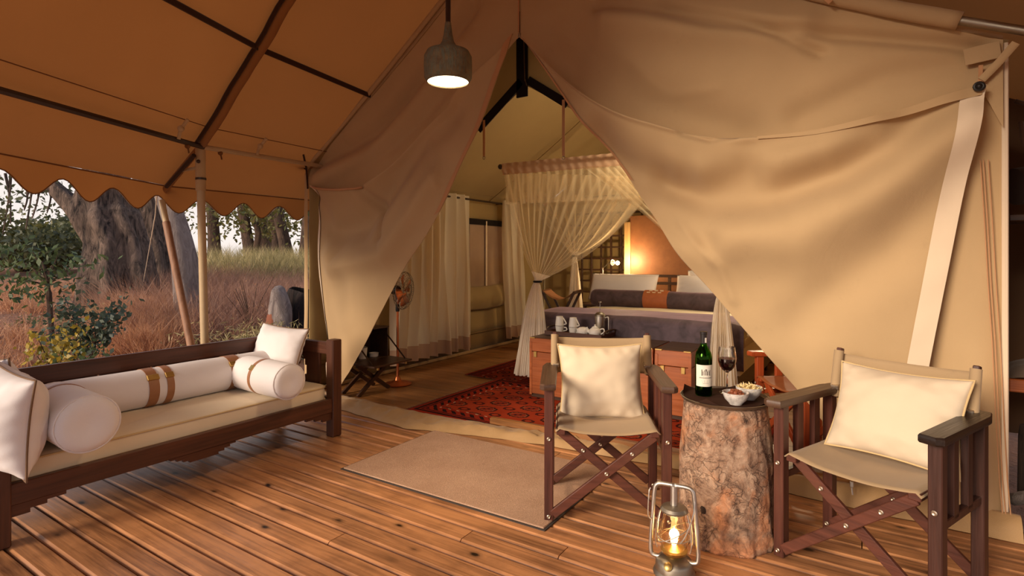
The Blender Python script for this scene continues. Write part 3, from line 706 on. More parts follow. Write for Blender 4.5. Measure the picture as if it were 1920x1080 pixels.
def np_mesh(name, verts, nper, mat, parent=None, kind=None, loc=None):
    k = len(verts) // nper; me = bpy.data.meshes.new(name)
    me.vertices.add(len(verts)); me.vertices.foreach_set('co', np.asarray(verts, dtype=np.float32).ravel())
    me.loops.add(len(verts)); me.loops.foreach_set('vertex_index', np.arange(len(verts), dtype=np.int32))
    me.polygons.add(k); me.polygons.foreach_set('loop_start', np.arange(0, len(verts), nper, dtype=np.int32))
    me.update(); me.validate(); me.materials.append(mat)
    o = bpy.data.objects.new(name, me); COL.objects.link(o)
    if parent: o.parent = parent
    if loc is not None: o.location = loc
    if kind: o['kind'] = kind
    return o
RS = np.random.RandomState(5)
def leaves(centres, spread, n, size, seed=0, asp=.5, droop=0.):
    rs = np.random.RandomState(seed); C = np.asarray(centres, float)
    c = C[rs.randint(len(C), size=n)] + rs.normal(0, 1, (n, 3)) * np.asarray(spread)
    a = rs.normal(0, 1, (n, 3)); a[:, 2] -= droop; a /= np.linalg.norm(a, axis=1)[:, None]
    b = np.cross(a, rs.normal(0, 1, (n, 3))); b /= np.linalg.norm(b, axis=1)[:, None]
    s = size * rs.uniform(.6, 1.3, (n, 1)); q = np.stack([c - a * s, c + b * s * asp, c + a * s, c - b * s * asp], 1)
    return q.reshape(-1, 3)
def blades(base, n_each, h, lean, wid, seed=0):
    rs = np.random.RandomState(seed); B = np.repeat(np.asarray(base, float), n_each, 0); n = len(B)
    B[:, :2] += rs.normal(0, .10, (n, 2)); B[:, 2] -= .02
    ang = rs.uniform(0, 2 * PI, n); l = lean * rs.uniform(.2, 1.4, n) ; hh = h * rs.uniform(.45, 1.25, n)
    top = B + np.stack([np.cos(ang) * l * hh, np.sin(ang) * l * hh, hh], 1)
    a2 = rs.uniform(0, 2 * PI, n); w = np.stack([np.cos(a2), np.sin(a2), 0 * a2], 1) * wid * rs.uniform(.6, 1.5, (n, 1))
    return np.stack([B - w, B + w, top], 1).reshape(-1, 3)
def trunk_mesh(path, rad, lobes=5, amp=.16, n=28, sub=6, seed=0.):
    P = smooth_path(path, sub); R_ = [np.interp(i / (len(P) - 1), np.linspace(0, 1, len(rad)), rad) for i in range(len(P))]
    b = MB(); N_ = len(P); vs = []
    for i, p in enumerate(P):
        d = (P[min(i + 1, N_ - 1)] - P[max(i - 1, 0)]).normalized(); a = V((1, 0, 0)) - d * d.x; a.normalize(); c = d.cross(a)
        fl = 1 - i / (N_ - 1)
        for k in range(n):
            t = 2 * PI * k / n
            q = 1 + amp * math.sin(lobes * t + seed + .6 * nz(i * .2, seed)) * (.5 + fl) + amp * .8 * nz(math.cos(t) * 1.6 + seed, math.sin(t) * 1.6, i * .16)
            vs.append(p + (a * math.cos(t) + c * math.sin(t)) * R_[i] * q)
    fs = [(i * n + k, i * n + (k + 1) % n, (i + 1) * n + (k + 1) % n, (i + 1) * n + k) for i in range(N_ - 1) for k in range(n)]
    return b.add(vs, fs)
def px(u, v, w): p = far(u, w); p.z = EYE + (HOR - v) / FPX * w; return p
# the great dark trunk, its limb and the foliage of its crown
tw = 12.5
big = thing('tree', 'huge dark fluted tree trunk leaning left behind the daybed', 'tree', tuple(gpt(222, tw)))
bo = big.location.copy()
MB.v_off = None
def rel(pts, o): return [p - o for p in pts]
trunk_mesh(rel([px(226, 640, tw), px(225, 590, tw), px(224, 520, tw), px(214, 450, tw), px(196, 402, tw), px(196, 360, tw), px(205, 300, tw), px(215, 230, tw)], bo), [1.0, .80, .66, .55, .58, .46, .42, .40], 7, .15, 48, 8).build('trunk', M['bark_dark'], big, 180)
trunk_mesh(rel([px(205, 450, tw), px(170, 415, tw), px(138, 385, tw), px(105, 355, tw), px(75, 325, tw), px(30, 280, tw)], bo), [.30, .30, .20, .15, .13, .11], 4, .12, 16, 5, 2.).build('limb', M['bark_dark'], big, 180)
trunk_mesh(rel([px(150, 620, tw - .4), px(172, 580, tw - .4), px(196, 540, tw - .3)], bo), [.42, .30, .16], 4, .2, 20, 5, 1.).build('buttress', M['bark_dark'], big, 180)
cl = [px(u, v, tw + d) for u, v, d in ((20, 350, 0), (60, 370, 1), (95, 350, 0), (40, 400, .5), (10, 390, -1), (110, 380, 1), (70, 330, 0), (130, 360, .5), (5, 340, 0), (25, 430, 0), (85, 405, 1))]
np_mesh('foliage', leaves([p - bo for p in cl], (.26, .26, .2), 300, .07, 3, .5, .6), 4, M['leaf_olive'], big, 'stuff')
b = MB()
for u0, u1, v1 in ((20, 5, 440), (60, 48, 430), (50, 45, 395), (95, 88, 400), (10, 20, 420), (75, 60, 410)):
    b.tube(smooth_path(rel([px(u0, 325, tw), px((u0 + u1) / 2 + 4, 370, tw), px(u1, v1, tw)], bo), 4), [.03] * 4 + [.018] * 4 + [.01], 5)
b.build('twigs', M['bark_dark'], big)
t2w = 15.
d2 = thing('tree', 'dark broken trunk standing behind the huge leaning tree and the pale trunk', 'tree', tuple(gpt(300, t2w))); o2 = d2.location.copy()
trunk_mesh(rel([px(302, 620, t2w), px(298, 560, t2w), px(290, 490, t2w), px(283, 430, t2w), px(280, 375, t2w), px(282, 300, t2w)], o2), [.80, .66, .52, .45, .40, .36], 6, .2, 28, 6, 3.).build('trunk', M['bark_dark'], d2, 180)
t3w = 10.5
d3 = thing('tree', 'pale grey leaning tree trunk behind the slanting prop pole', 'tree', tuple(gpt(352, t3w))); o3 = d3.location.copy()
trunk_mesh(rel([px(356, 615, t3w), px(353, 565, t3w), px(346, 500, t3w), px(334, 440, t3w), px(320, 395, t3w), px(302, 350, t3w), px(280, 290, t3w)], o3), [.30, .26, .24, .20, .19, .17, .15], 3, .08, 22, 6, 5.).build('trunk', M['bark_pale'], d3, 180)
trunk_mesh(rel([px(325, 420, t3w), px(322, 370, t3w), px(318, 300, t3w), px(316, 240, t3w)], o3), [.11, .10, .09, .08], 3, .08, 14, 5).build('limb', M['bark_pale'], d3, 180)
# woods further off: each tree its own
kinds = [('slim dark tree trunk seen just right of the upright tent pole', 404, 32, [(405, 520), (402, 460), (398, 410), (392, 340)], .33),
         ('forked dark tree at the middle of the far wood, leaning left', 472, 30, [(474, 530), (468, 470), (460, 420), (448, 350)], .30),
         ('dark straight tree just right of the forked one', 494, 33, [(502, 530), (498, 470), (490, 420), (482, 340)], .36),
         ('black upright trunk in the middle of the far wood', 512, 36, [(512, 530), (511, 470), (509, 410), (508, 340)], .34),
         ('slim straight grey trunk at the right of the far wood', 518, 30, [(521, 520), (518, 460), (514, 410), (508, 340)], .22),
         ('grey trunk nearest the tent in the far wood, leaning left', 535, 28, [(543, 520), (534, 460), (524, 415), (510, 340)], .30),
         ('dark stump-like trunk half hidden at the tent corner', 572, 26, [(578, 520), (574, 480), (577, 440), (582, 360)], .36)]
for i, (lab, u, w, path, r) in enumerate(kinds):
    base = gpt(u, w); t = thing('tree', lab, 'tree', tuple(base), 0, 'trees of the far wood')
    trunk_mesh(rel([px(a, c, w) for a, c in path], base), [r * 1.5, r, r * .9, r * .8], 3, .1, 12, 4, i).build('trunk', M['bark_far'], t, 180)
    top = [px(path[-1][0] + a, v, w + e) - base for a, v, e in ((-30, 380, 0), (18, 365, 1), (36, 400, 0), (-20, 410, 1), (5, 350, 0), (40, 370, -1), (-45, 350, 0), (20, 430, 1.5))]
    np_mesh('foliage', leaves(top, (.75, .75, .55), 520, .15, 20 + i, .55, .3), 4, M['leaf_far'], t, 'stuff')
    if i == 1:
        trunk_mesh(rel([px(476, 480, w), px(484, 440, w), px(474, 400, w), px(464, 340, w)], base), [r * .6, r * .5, r * .45, r * .4], 3, .1, 10, 4).build('limb', M['bark_far'], t, 180)
# bush masses at the far left
for i, (u, v, w, s, n_) in enumerate(((35, 465, 30, 1.6, 4200), (110, 470, 34, 1.7, 3600), (75, 470, 42, 2.2, 3200), (-40, 450, 26, 1.7, 3000))):
    base = gpt(u, w); t = thing('bush', ['rounded grey-green bush at the far left behind the sapling', 'dark green bush left of the huge trunk', 'tall far bush against the bright sky at left', 'bush at the left edge of the view'][i], 'bush', tuple(base))
    ctr = px(u, v, w) - base; rs = np.random.RandomState(i); cs_ = [ctr + V((rs.normal() * s, rs.normal() * s, abs(rs.normal()) * s * .45 - .4)) for _ in range(16)]
    np_mesh('foliage', leaves(cs_, (.6, .6, .42), n_, .16, i, .6), 4, M['leaf_olive'] if i else M['leaf_far'], t, 'stuff')
    b = MB()
    for c_ in cs_[:7]: b.tube([V((0, 0, -.1)), c_ * .6 + V((0, 0, .2)), c_], [.08, .05, .02], 5)
    b.build('stems', M['bark_far'], t)
# near plants
def plant(name, lab, u, w, hgt, rad, nl, size, mat, seed, asp=.55, droop=.2, nst=6, stem=.012):
    base = gpt(u, w); t = thing(name, lab, 'shrub', tuple(base)); rs = random.Random(seed); tips = []; b = MB()
    for k in range(nst):
        a = rs.uniform(0, 2 * PI); r = rad * rs.uniform(.3, 1); tip = V((math.cos(a) * r, math.sin(a) * r, hgt * rs.uniform(.55, 1)))
        mid = V((tip.x * .35, tip.y * .35, tip.z * .55)); P = smooth_path([V((0, 0, -.05)), mid, tip], 4); b.tube(P, [lerp(stem, stem * .3, i / (len(P) - 1)) for i in range(len(P))], 5)
        tips += P[4:]
    b.build('stems', M['bark_far'], t)
    np_mesh('foliage', leaves(tips, (rad * .22, rad * .22, hgt * .10), nl, size, seed, asp, droop), 4, mat, t, 'stuff'); return t
sap = gpt(95, 8.2); t = thing('sapling', 'leafy young sapling with a bare thin trunk left of the huge tree', 'sapling', tuple(sap))
b = MB(); b.tube(smooth_path(rel([gpt(100, 8.2), px(93, 570, 8.2), px(90, 530, 8.2), px(80, 490, 8.2)], sap), 5), [.035] * 8 + [.02] * 8, 8)
for u, v in ((40, 490), (20, 530), (140, 500), (120, 540), (60, 470), (110, 475)): b.tube(rel([px(90, 535, 8.2), px((90 + u) / 2, (535 + v) / 2 - 6, 8.2), px(u, v, 8.2)], sap), [.014, .01, .005], 5)
b.build('trunk', M['bark_far'], t)
np_mesh('foliage', leaves(rel([px(u, v, 8.2) for u, v in ((40, 490), (20, 530), (35, 540), (130, 505), (115, 540), (60, 475), (60, 520), (90, 515), (10, 500), (145, 490), (75, 545), (30, 470), (50, 555), (100, 480))], sap), (.15, .18, .09), 430, .060, 4, .45, .8), 4, M['leaf'], t, 'stuff')
plant('shrub', 'dark blue-green shrub in front of the dry grass, right of the sapling', 160, 7.4, 1.08, .45, 850, .042, M['leaf_blue'], 1, .6)
plant('shrub', 'low shrub with yellowing leaves just behind the daybed back', 105, 6.2, .88, .30, 420, .038, M['leaf_yel'], 2, .6)
plant('shrub', 'small yellow-green shrub behind the dark shrub, close to the daybed rail', 132, 5.8, .72, .28, 380, .03, M['leaf'], 3, .6)
plant('shrub', 'small bright shrub at the foot of the huge trunk', 190, 10.5, .45, .5, 420, .05, M['dry_green'], 4, .6)
plant('shrub', 'feathery green bush between the upright pole and the tent', 450, 7.4, .75, .75, 2600, .05, M['dry_green'], 5, .13, .0, 26, .008)
plant('shrub', 'bare whitish twiggy shrub right of the upright pole', 470, 10., 1.25, .45, 60, .03, M['dry'], 6, .3, 0, 9, .012)
# dead stumps by the tent corner
sw = 8.6; st = gpt(528, sw); t = thing('tree_stump', 'pale broken stump with an orange base near the tent corner', 'stump', tuple(st))
trunk_mesh(rel([px(526, 655, sw), px(524, 610, sw), px(525, 575, sw), px(522, 545, sw), px(520, 536, sw)], st), [.25, .24, .20, .13, .05], 2, .34, 26, 5, 2.6).build('stump', M['bark_pale'], t, 180)
b = MB(); b.lathe([(.12, -.1), (.15, 0), (.13, .12), (.10, .22), (.05, .29), (1e-4, .30)], 20, px(516, 618, sw - .16) - st, wob=lambda a, z: 1 + .3 * nz(math.cos(a) * 2, math.sin(a) * 2, z * 9)); b.build('termite_soil', plain('orange_soil', c3(132, 78, 56), .95), t, 180)
sw = 9.2; st = gpt(565, sw); t = thing('tree_stump', 'charred black hollow stump beside the tent corner', 'stump', tuple(st))
trunk_mesh(rel([px(565, 660, sw), px(562, 610, sw), px(566, 570, sw), px(572, 545, sw)], st), [.42, .36, .30, .24], 5, .2, 22, 5, 4.).build('stump', bark('charred_bark', c3(30, 22, 20), c3(74, 56, 48)), t, 180)
lg = gpt(300, 7.); b = MB(); P_ = rel([gpt(255, 7., .04), gpt(300, 6.9, .05), gpt(335, 6.8, .05)], lg); b.tube(smooth_path(P_, 4), .035, 8)
tag(b.build('fallen_branch', M['bark_dark'], None, 180, tuple(lg)), 'dark fallen branch lying on the ground behind the daybed', 'branch')
# dry grass and brush that nobody could count
def scatter(n, ulo, uhi, wlo, whi, seed, dens=None):
    rs = np.random.RandomState(seed); out = []
    while len(out) < n:
        u = rs.uniform(ulo, uhi); w = wlo + (whi - wlo) * rs.uniform() ** .8; p = gpt(u, w)
        if p.x > -4.7: continue
        if dens and nz(p.x * .5 + seed, p.y * .5) < dens: continue
        out.append((p.x, p.y, p.z))
    return out
def stuff(name, verts, nper, mat, lab, cat): tag(np_mesh(name, verts, nper, mat, None, 'stuff'), lab, cat)
stuff('dry_grass', blades(scatter(900, -120, 590, 5.2, 20, 1, .02), 17, .36, 1.0, .006, 1), 3, M['dry'], 'orange dry grass covering the slope behind the daybed', 'grass')
stuff('brown_brush', blades(scatter(430, 225, 600, 9., 17, 2, .0), 44, .85, 1.1, .007, 2), 3, M['dry_brown'], 'tall brown dry brush under the far trees', 'brush')
stuff('orange_brush', blades(scatter(300, 200, 320, 8.2, 11.5, 3), 30, .62, 1.0, .006, 3), 3, M['dry'], 'thick orange brush at the foot of the huge trunk', 'brush')
stuff('far_brush', blades(scatter(300, 370, 600, 17, 27, 4), 30, 1.3, .7, .016, 4), 3, M['dry_green'], 'far green scrub below the wood', 'brush')
stuff('ground_litter', leaves(scatter(1500, -120, 590, 5.2, 12, 6), (.1, .1, .012), 6000, .028, 6, .5), 4, M['dry_brown'], 'fallen leaves strewn over the soil', 'leaf litter')
stuff('green_herbs', leaves(scatter(160, -100, 330, 5.6, 11, 8, .05), (.10, .10, .05), 3600, .03, 8, .5), 4, M['leaf'], 'low green herbs among the dry grass', 'herbs')
# ================================================================== soft goods helpers
def pillow_mb(w, h, t, n=26, seed=0., pinch=.08, wr=.006, sag=0.):
    b = MB()
    def side(sg):
        def f(i, j):
            u, v = i * 2 - 1, j * 2 - 1
            x = w / 2 * u * (1 - pinch * (1 - v * v) * abs(u) ** 2); y = h / 2 * v * (1 - pinch * (1 - u * u) * abs(v) ** 2)
            th = t / 2 * max(0, (1 - abs(u) ** 2.6) * (1 - abs(v) ** 2.6)) ** .62
            ed = max(abs(u), abs(v))
            q = wr * ((.55 * nz(x * 6 + seed, y * 6, sg * 3.) + .35 * nz(x * 16 + seed, y * 16, sg) + .5 * (.5 - abs(nz(x * 7 + seed * 2, y * 11, sg)) * 2) * abs(v)) * (ed < .995) + 1.5 * math.sin((u if abs(v) > abs(u) else v) * 19 + seed) * max(0, ed - .72) * (1 - ed) * 7)
            th *= 1 - sag * v
            return (x, y, sg * (th + q * min(1, th / (.2 * t + 1e-6))))
        return f
    b.grid(n, n, side(1)); b.grid(n, n, side(-1)); return b
def pillow(name, lab, cat, w, h, t, loc, rot, mat, pipe=None, seed=0., group=None, wr=.006, pinch=.08, n=26, piper=.0045, sag=0.):
    o = pillow_mb(w, h, t, n, seed, pinch, wr, sag).build(name, mat, None, 180, loc)
    o.rotation_euler = rot if isinstance(rot, Euler) else Euler(rot)
    tag(o, lab, cat, group)
    if pipe:
        P_ = []
        for k in range(4):
            for i in range(14):
                s_ = i / 14 * 2 - 1; u, v = ((s_, -1), (1, s_), (-s_, 1), (-1, -s_))[k]
                P_.append(V((w / 2 * u * (1 - pinch * (1 - v * v)), h / 2 * v * (1 - pinch * (1 - u * u)), 0)))
        MB().tube(P_, piper, 6, closed=True).build('piping', pipe, o, 180)
    return o
def frame_rot(right, up):           # object whose local x = right, local y = up
    r = V(right).normalized(); u_ = V(up); u_ = (u_ - r * u_.dot(r)).normalized(); f = r.cross(u_)
    return Matrix((r, u_, f)).transposed().to_euler()
def bolster(name, lab, L, r, loc, axis, mat, straps, group=None, seed=0.):
    prof = [(1e-4, -L / 2 + .006), (r * .35, -L / 2 + .002), (r * .7, -L / 2 - .004), (r * .9, -L / 2 + .006), (r * .985, -L / 2 + .022)] + [(r * (1 + .012 * math.sin(z * 9 + seed)), z) for z in np.linspace(-L / 2 + .05, L / 2 - .05, 30)] + [(r * .985, L / 2 - .022), (r * .9, L / 2 - .006), (r * .7, L / 2 + .004), (r * .35, L / 2 - .002), (1e-4, L / 2 - .006)]
    o = MB().lathe(prof, 44, wob=lambda a, z: 1 + .012 * nz(math.cos(a) * 2 + seed, math.sin(a) * 2, z * 5) + (.012 * math.sin(a * 26) if abs(z) > L / 2 - .03 else 0)).build(name, mat, None, 180, loc)
    o.rotation_euler = V(axis).to_track_quat('Z', 'X').to_euler(); tag(o, lab, 'bolster', group)
    for zc, ww in straps:
        q = MB(); q.ring_lathe([(r * 1.006, zc - ww / 2), (r * 1.03, zc - ww / 2), (r * 1.03, zc + ww / 2), (r * 1.006, zc + ww / 2)], 44); s_ = q.build('strap', M['leather'], o, 40)
        bk = MB(); a = max((k * .1 for k in range(63)), key=lambda t: (o.rotation_euler.to_matrix() @ V((math.cos(t), math.sin(t), 0))).dot(V((.62, -.62, .48)))); c_ = V((math.cos(a) * r * 1.04, math.sin(a) * r * 1.04, zc)); bk.box(c_, (.012, .035, ww * 1.15), .002, Matrix.Rotation(a, 3, 'Z')); bk.build('buckle', M['brass'], s_)
    for zz in (-L / 2 + .016, L / 2 - .016): MB().tube([(r * .975 * math.cos(t), r * .975 * math.sin(t), zz) for t in np.linspace(0, 2 * PI, 33)[:-1]], .004, 5, closed=True).build('piping', mat, o, 180)
    return o

# ================================================================== DAYBED
DX0, DX1, DY0, DY1 = -3.78, -3.08, .76, 2.60
db = thing('daybed', 'dark wooden daybed with pierced back, along the left edge of the deck', 'daybed', ((DX0 + DX1) / 2, (DY0 + DY1) / 2, 0)); dc = db.location.copy()
def dl(x, y, z): return V((x, y, z)) - dc
for x in (DX1 - .04, DX0 + .035):
    for y in (DY0 + .035, DY1 - .04):
        h_ = .665 if x > -3.4 else .70
        MB().box(dl(x, y, h_ / 2), (.075, .075, h_), .005).build('post', M['day_z'], db)
MB().bar(dl(DX1 - .03, DY0 + .07, .218), dl(DX1 - .03, DY1 - .07, .218), .035, .095, .004).build('front_rail', M['day'], db)
MB().bar(dl(DX0 + .03, DY0 + .07, .218), dl(DX0 + .03, DY1 - .07, .218), .035, .095, .004).build('back_rail', M['day'], db)
MB().bar(dl(DX0 + .03, DY0 + .06, .606), dl(DX0 + .03, DY1 - .06, .606), .035, .095, .004).build('top_rail', M['day'], db)
for y in (DY0 + .035, DY1 - .04):
    MB().bar(dl(DX0 + .06, y, .60), dl(DX1 - .07, y, .60), .035, .085, .004).build('arm_rail', M['day_x'], db)
    MB().bar(dl(DX0 + .06, y, .218), dl(DX1 - .07, y, .218), .035, .09, .004).build('side_rail', M['day_x'], db)
MB().box(dl((DX0 + DX1) / 2, (DY0 + DY1) / 2, .238), (.60, DY1 - DY0 - .09, .018), .003).build('seat_board', M['day'], db)
def slat_poly(w, h, lnotch, rnotch):
    st = [(.0, .0), (.22, .0), (.22, .014), (.34, .014), (.34, .03), (.45, .03), (.45, .052), (.62, .052), (.62, .034), (.74, .034), (.74, .014), (.93, .014), (.93, .004), (1.0, .0)]
    st = [(.0, 0), (.12, 0), (.12, .016), (.30, .016), (.30, .034), (.44, .034), (.44, .052), (.66, .052), (.66, .034), (.80, .034), (.80, .016), (.90, .016), (.90, .005), (1., .005)]
    R_ = [(w / 2 - (d if rnotch else 0), -h / 2 + h * t) for t, d in st]; L_ = [(-w / 2 + (d if lnotch else 0), -h / 2 + h * t) for t, d in st]
    out = []
    for p in R_ + L_[::-1]:
        if not out or (abs(out[-1][0] - p[0]) + abs(out[-1][1] - p[1])) > 1e-6: out.append(p)
    return out
Rz90 = Matrix.Rotation(PI / 2, 3, 'Z')
ns = 6; sw_ = (DY1 - DY0 - .15) / ns
for k in range(ns):
    yc = DY0 + .073 + sw_ * (k + .5)
    o = MB().prism(slat_poly(sw_ - .004, .30, k > 0, k < ns - 1), .016, Rz90).build('back_slat', M['day_z'], db, 30, dl(DX0 + .03, yc, .41))
for y in (DY0 + .035, DY1 - .04):
    for k in range(2):
        xc = DX0 + .12 + .20 * (k + .5)
        MB().prism(slat_poly(.196, .30, k > 0, k < 1), .016).build('end_slat', M['day_z'], db, 30, dl(xc, y, .41))
def stepped(L, s_):      # stepped bracket below the front rail
    a = [(-L / 2, 0), (L / 2, 0)]; n_ = 4
    for i in range(n_): x = L / 2 * (1 - i / n_ * .75); a += [(x, -s_ * (i) / n_), (x, -s_ * (i + 1) / n_)]
    for i in reversed(range(n_)): x = -L / 2 * (1 - i / n_ * .75); a += [(x, -s_ * (i + 1) / n_), (x, -s_ * (i) / n_)]
    r = []
    for p in a[2:] : 
        if not r or abs(r[-1][0] - p[0]) + abs(r[-1][1] - p[1]) > 1e-6: r.append(p)
    return r
MB().prism(stepped(.36, .05), .02, Rz90).build('stepped_bracket', M['day'], db, 30, dl(DX1 - .03, 1.66, .172))
for y, s_ in ((DY0 + .07, 1), (DY1 - .08, -1)):
    pl_ = [(0, 0), (.20 * s_, 0), (.20 * s_, -.018), (.13 * s_, -.018), (.13 * s_, -.034), (.07 * s_, -.034), (.07 * s_, -.052), (0, -.052)]
    MB().prism(pl_, .02, Rz90).build('stepped_bracket', M['day'], db, 30, dl(DX1 - .03, y, .172))
    MB().prism(pl_, .02, Rz90).build('stepped_bracket', M['day'], db, 30, dl(DX0 + .03, y, .172))
# seat mattress
def cushion_mb(lx, ly, h, r, n=8):
    pts = []
    for cx, cy, a0 in ((lx / 2 - r, ly / 2 - r, 0), (-lx / 2 + r, ly / 2 - r, PI / 2), (-lx / 2 + r, -ly / 2 + r, PI), (lx / 2 - r, -ly / 2 + r, 1.5 * PI)):
        for i in range(n + 1): a = a0 + PI / 2 * i / n; pts.append((cx + r * math.cos(a), cy + r * math.sin(a)))
        nx = {0: (-lx / 2 + r, ly / 2), PI / 2: (-lx / 2, -ly / 2 + r), PI: (lx / 2 - r, -ly / 2), 1.5 * PI: (lx / 2, ly / 2 - r)}[a0]
        p0 = pts[-1]; m_ = 22
        for i in range(1, m_): pts.append((lerp(p0[0], nx[0], i / m_), lerp(p0[1], nx[1], i / m_)))
    b = MB(); k = len(pts); lv = [(.2, 0), (.9, 0), (.99, 0.004), (1, .02), (1.004, h / 2), (1, h - .02), (.992, h - .005), (.96, h + .002), (.85, h + .006), (.6, h + .010), (.3, h + .011), (.05, h + .011)]
    vs = [(x * s_, y * (1 - (1 - s_) * lx / ly if s_ > .9 else s_), z + (.006 * nz(x * s_ * 5, y * s_ * 9, z) + .003 * nz(x * s_ * 12, y * s_ * 26, 2.) if z > h - .001 else 0)) for s_, z in lv for x, y in pts]
    fs = [(i * k + j, i * k + (j + 1) % k, (i + 1) * k + (j + 1) % k, (i + 1) * k + j) for i in range(len(lv) - 1) for j in range(k)] + [tuple(range(k))[::-1], tuple((len(lv) - 1) * k + j for j in range(k))]
    return b.add(vs, fs), pts
LX, LY = .60, 1.70
cmb, cpts = cushion_mb(LX, LY, .100, .07)
cu = cmb.build('seat_mattress', M['mattress'], None, 180, (-3.43, 1.675, .249)); tag(cu, 'long ecru seat mattress lying on the dark wooden daybed', 'mattress')
for z in (.010, .094): MB().tube([(x * 1.004, y * 1.002, z) for x, y in cpts], .005, 6, closed=True).build('piping', M['pale_pipe'], cu, 180)
ST = .361
bolster('bolster', 'long off-white bolster with three tan strap bands along the daybed back', 1.46, .110, (-3.575, 1.70, ST + .109), (0, 1, .0), M['white'], [(-.13, .055), (-.04, .040), (.37, .075)], 'daybed bolsters', .3)
bolster('bolster', 'short off-white bolster with a tan strap at the far right end of the daybed', .52, .110, (-3.24, 2.13, ST + .109), (1, -.04, 0), M['white'], [(-.02, .028)], 'daybed bolsters', 2.)
bolster('bolster', 'short off-white bolster beside the near left cushion, round end facing out', .48, .130, (-3.19, 1.075, ST + .126), (1, -.04, 0), M['white'], [(-.12, .024)], 'daybed bolsters', 4.)
pillow('throw_pillow', 'white oblong cushion with brown piping propped at the far right end of the daybed', 'cushion', .50, .33, .17, (-3.53, 2.41, ST + .225), frame_rot((1, .05, -.03), (-.03, .35, 1)), M['white'], M['piping'], 1., 'daybed cushions', .012, .09, 34)
pillow('throw_pillow', 'big white cushion with brown piping at the near left end, corner pointing down', 'cushion', .46, .44, .25, (-3.17, .835, ST + .185), frame_rot((1, .10, -.16), (.10, .02, 1)), M['white'], M['piping'], 3., 'daybed cushions', .014, .10, 34)
pillow('throw_pillow', 'white cushion tucked behind the big one at the near left end of the daybed', 'cushion', .42, .42, .16, (-3.50, .90, ST + .20), frame_rot((1, .05, .05), (-.1, -.15, 1)), M['white'], M['piping'], 5., 'daybed cushions', .012, .09, 30)

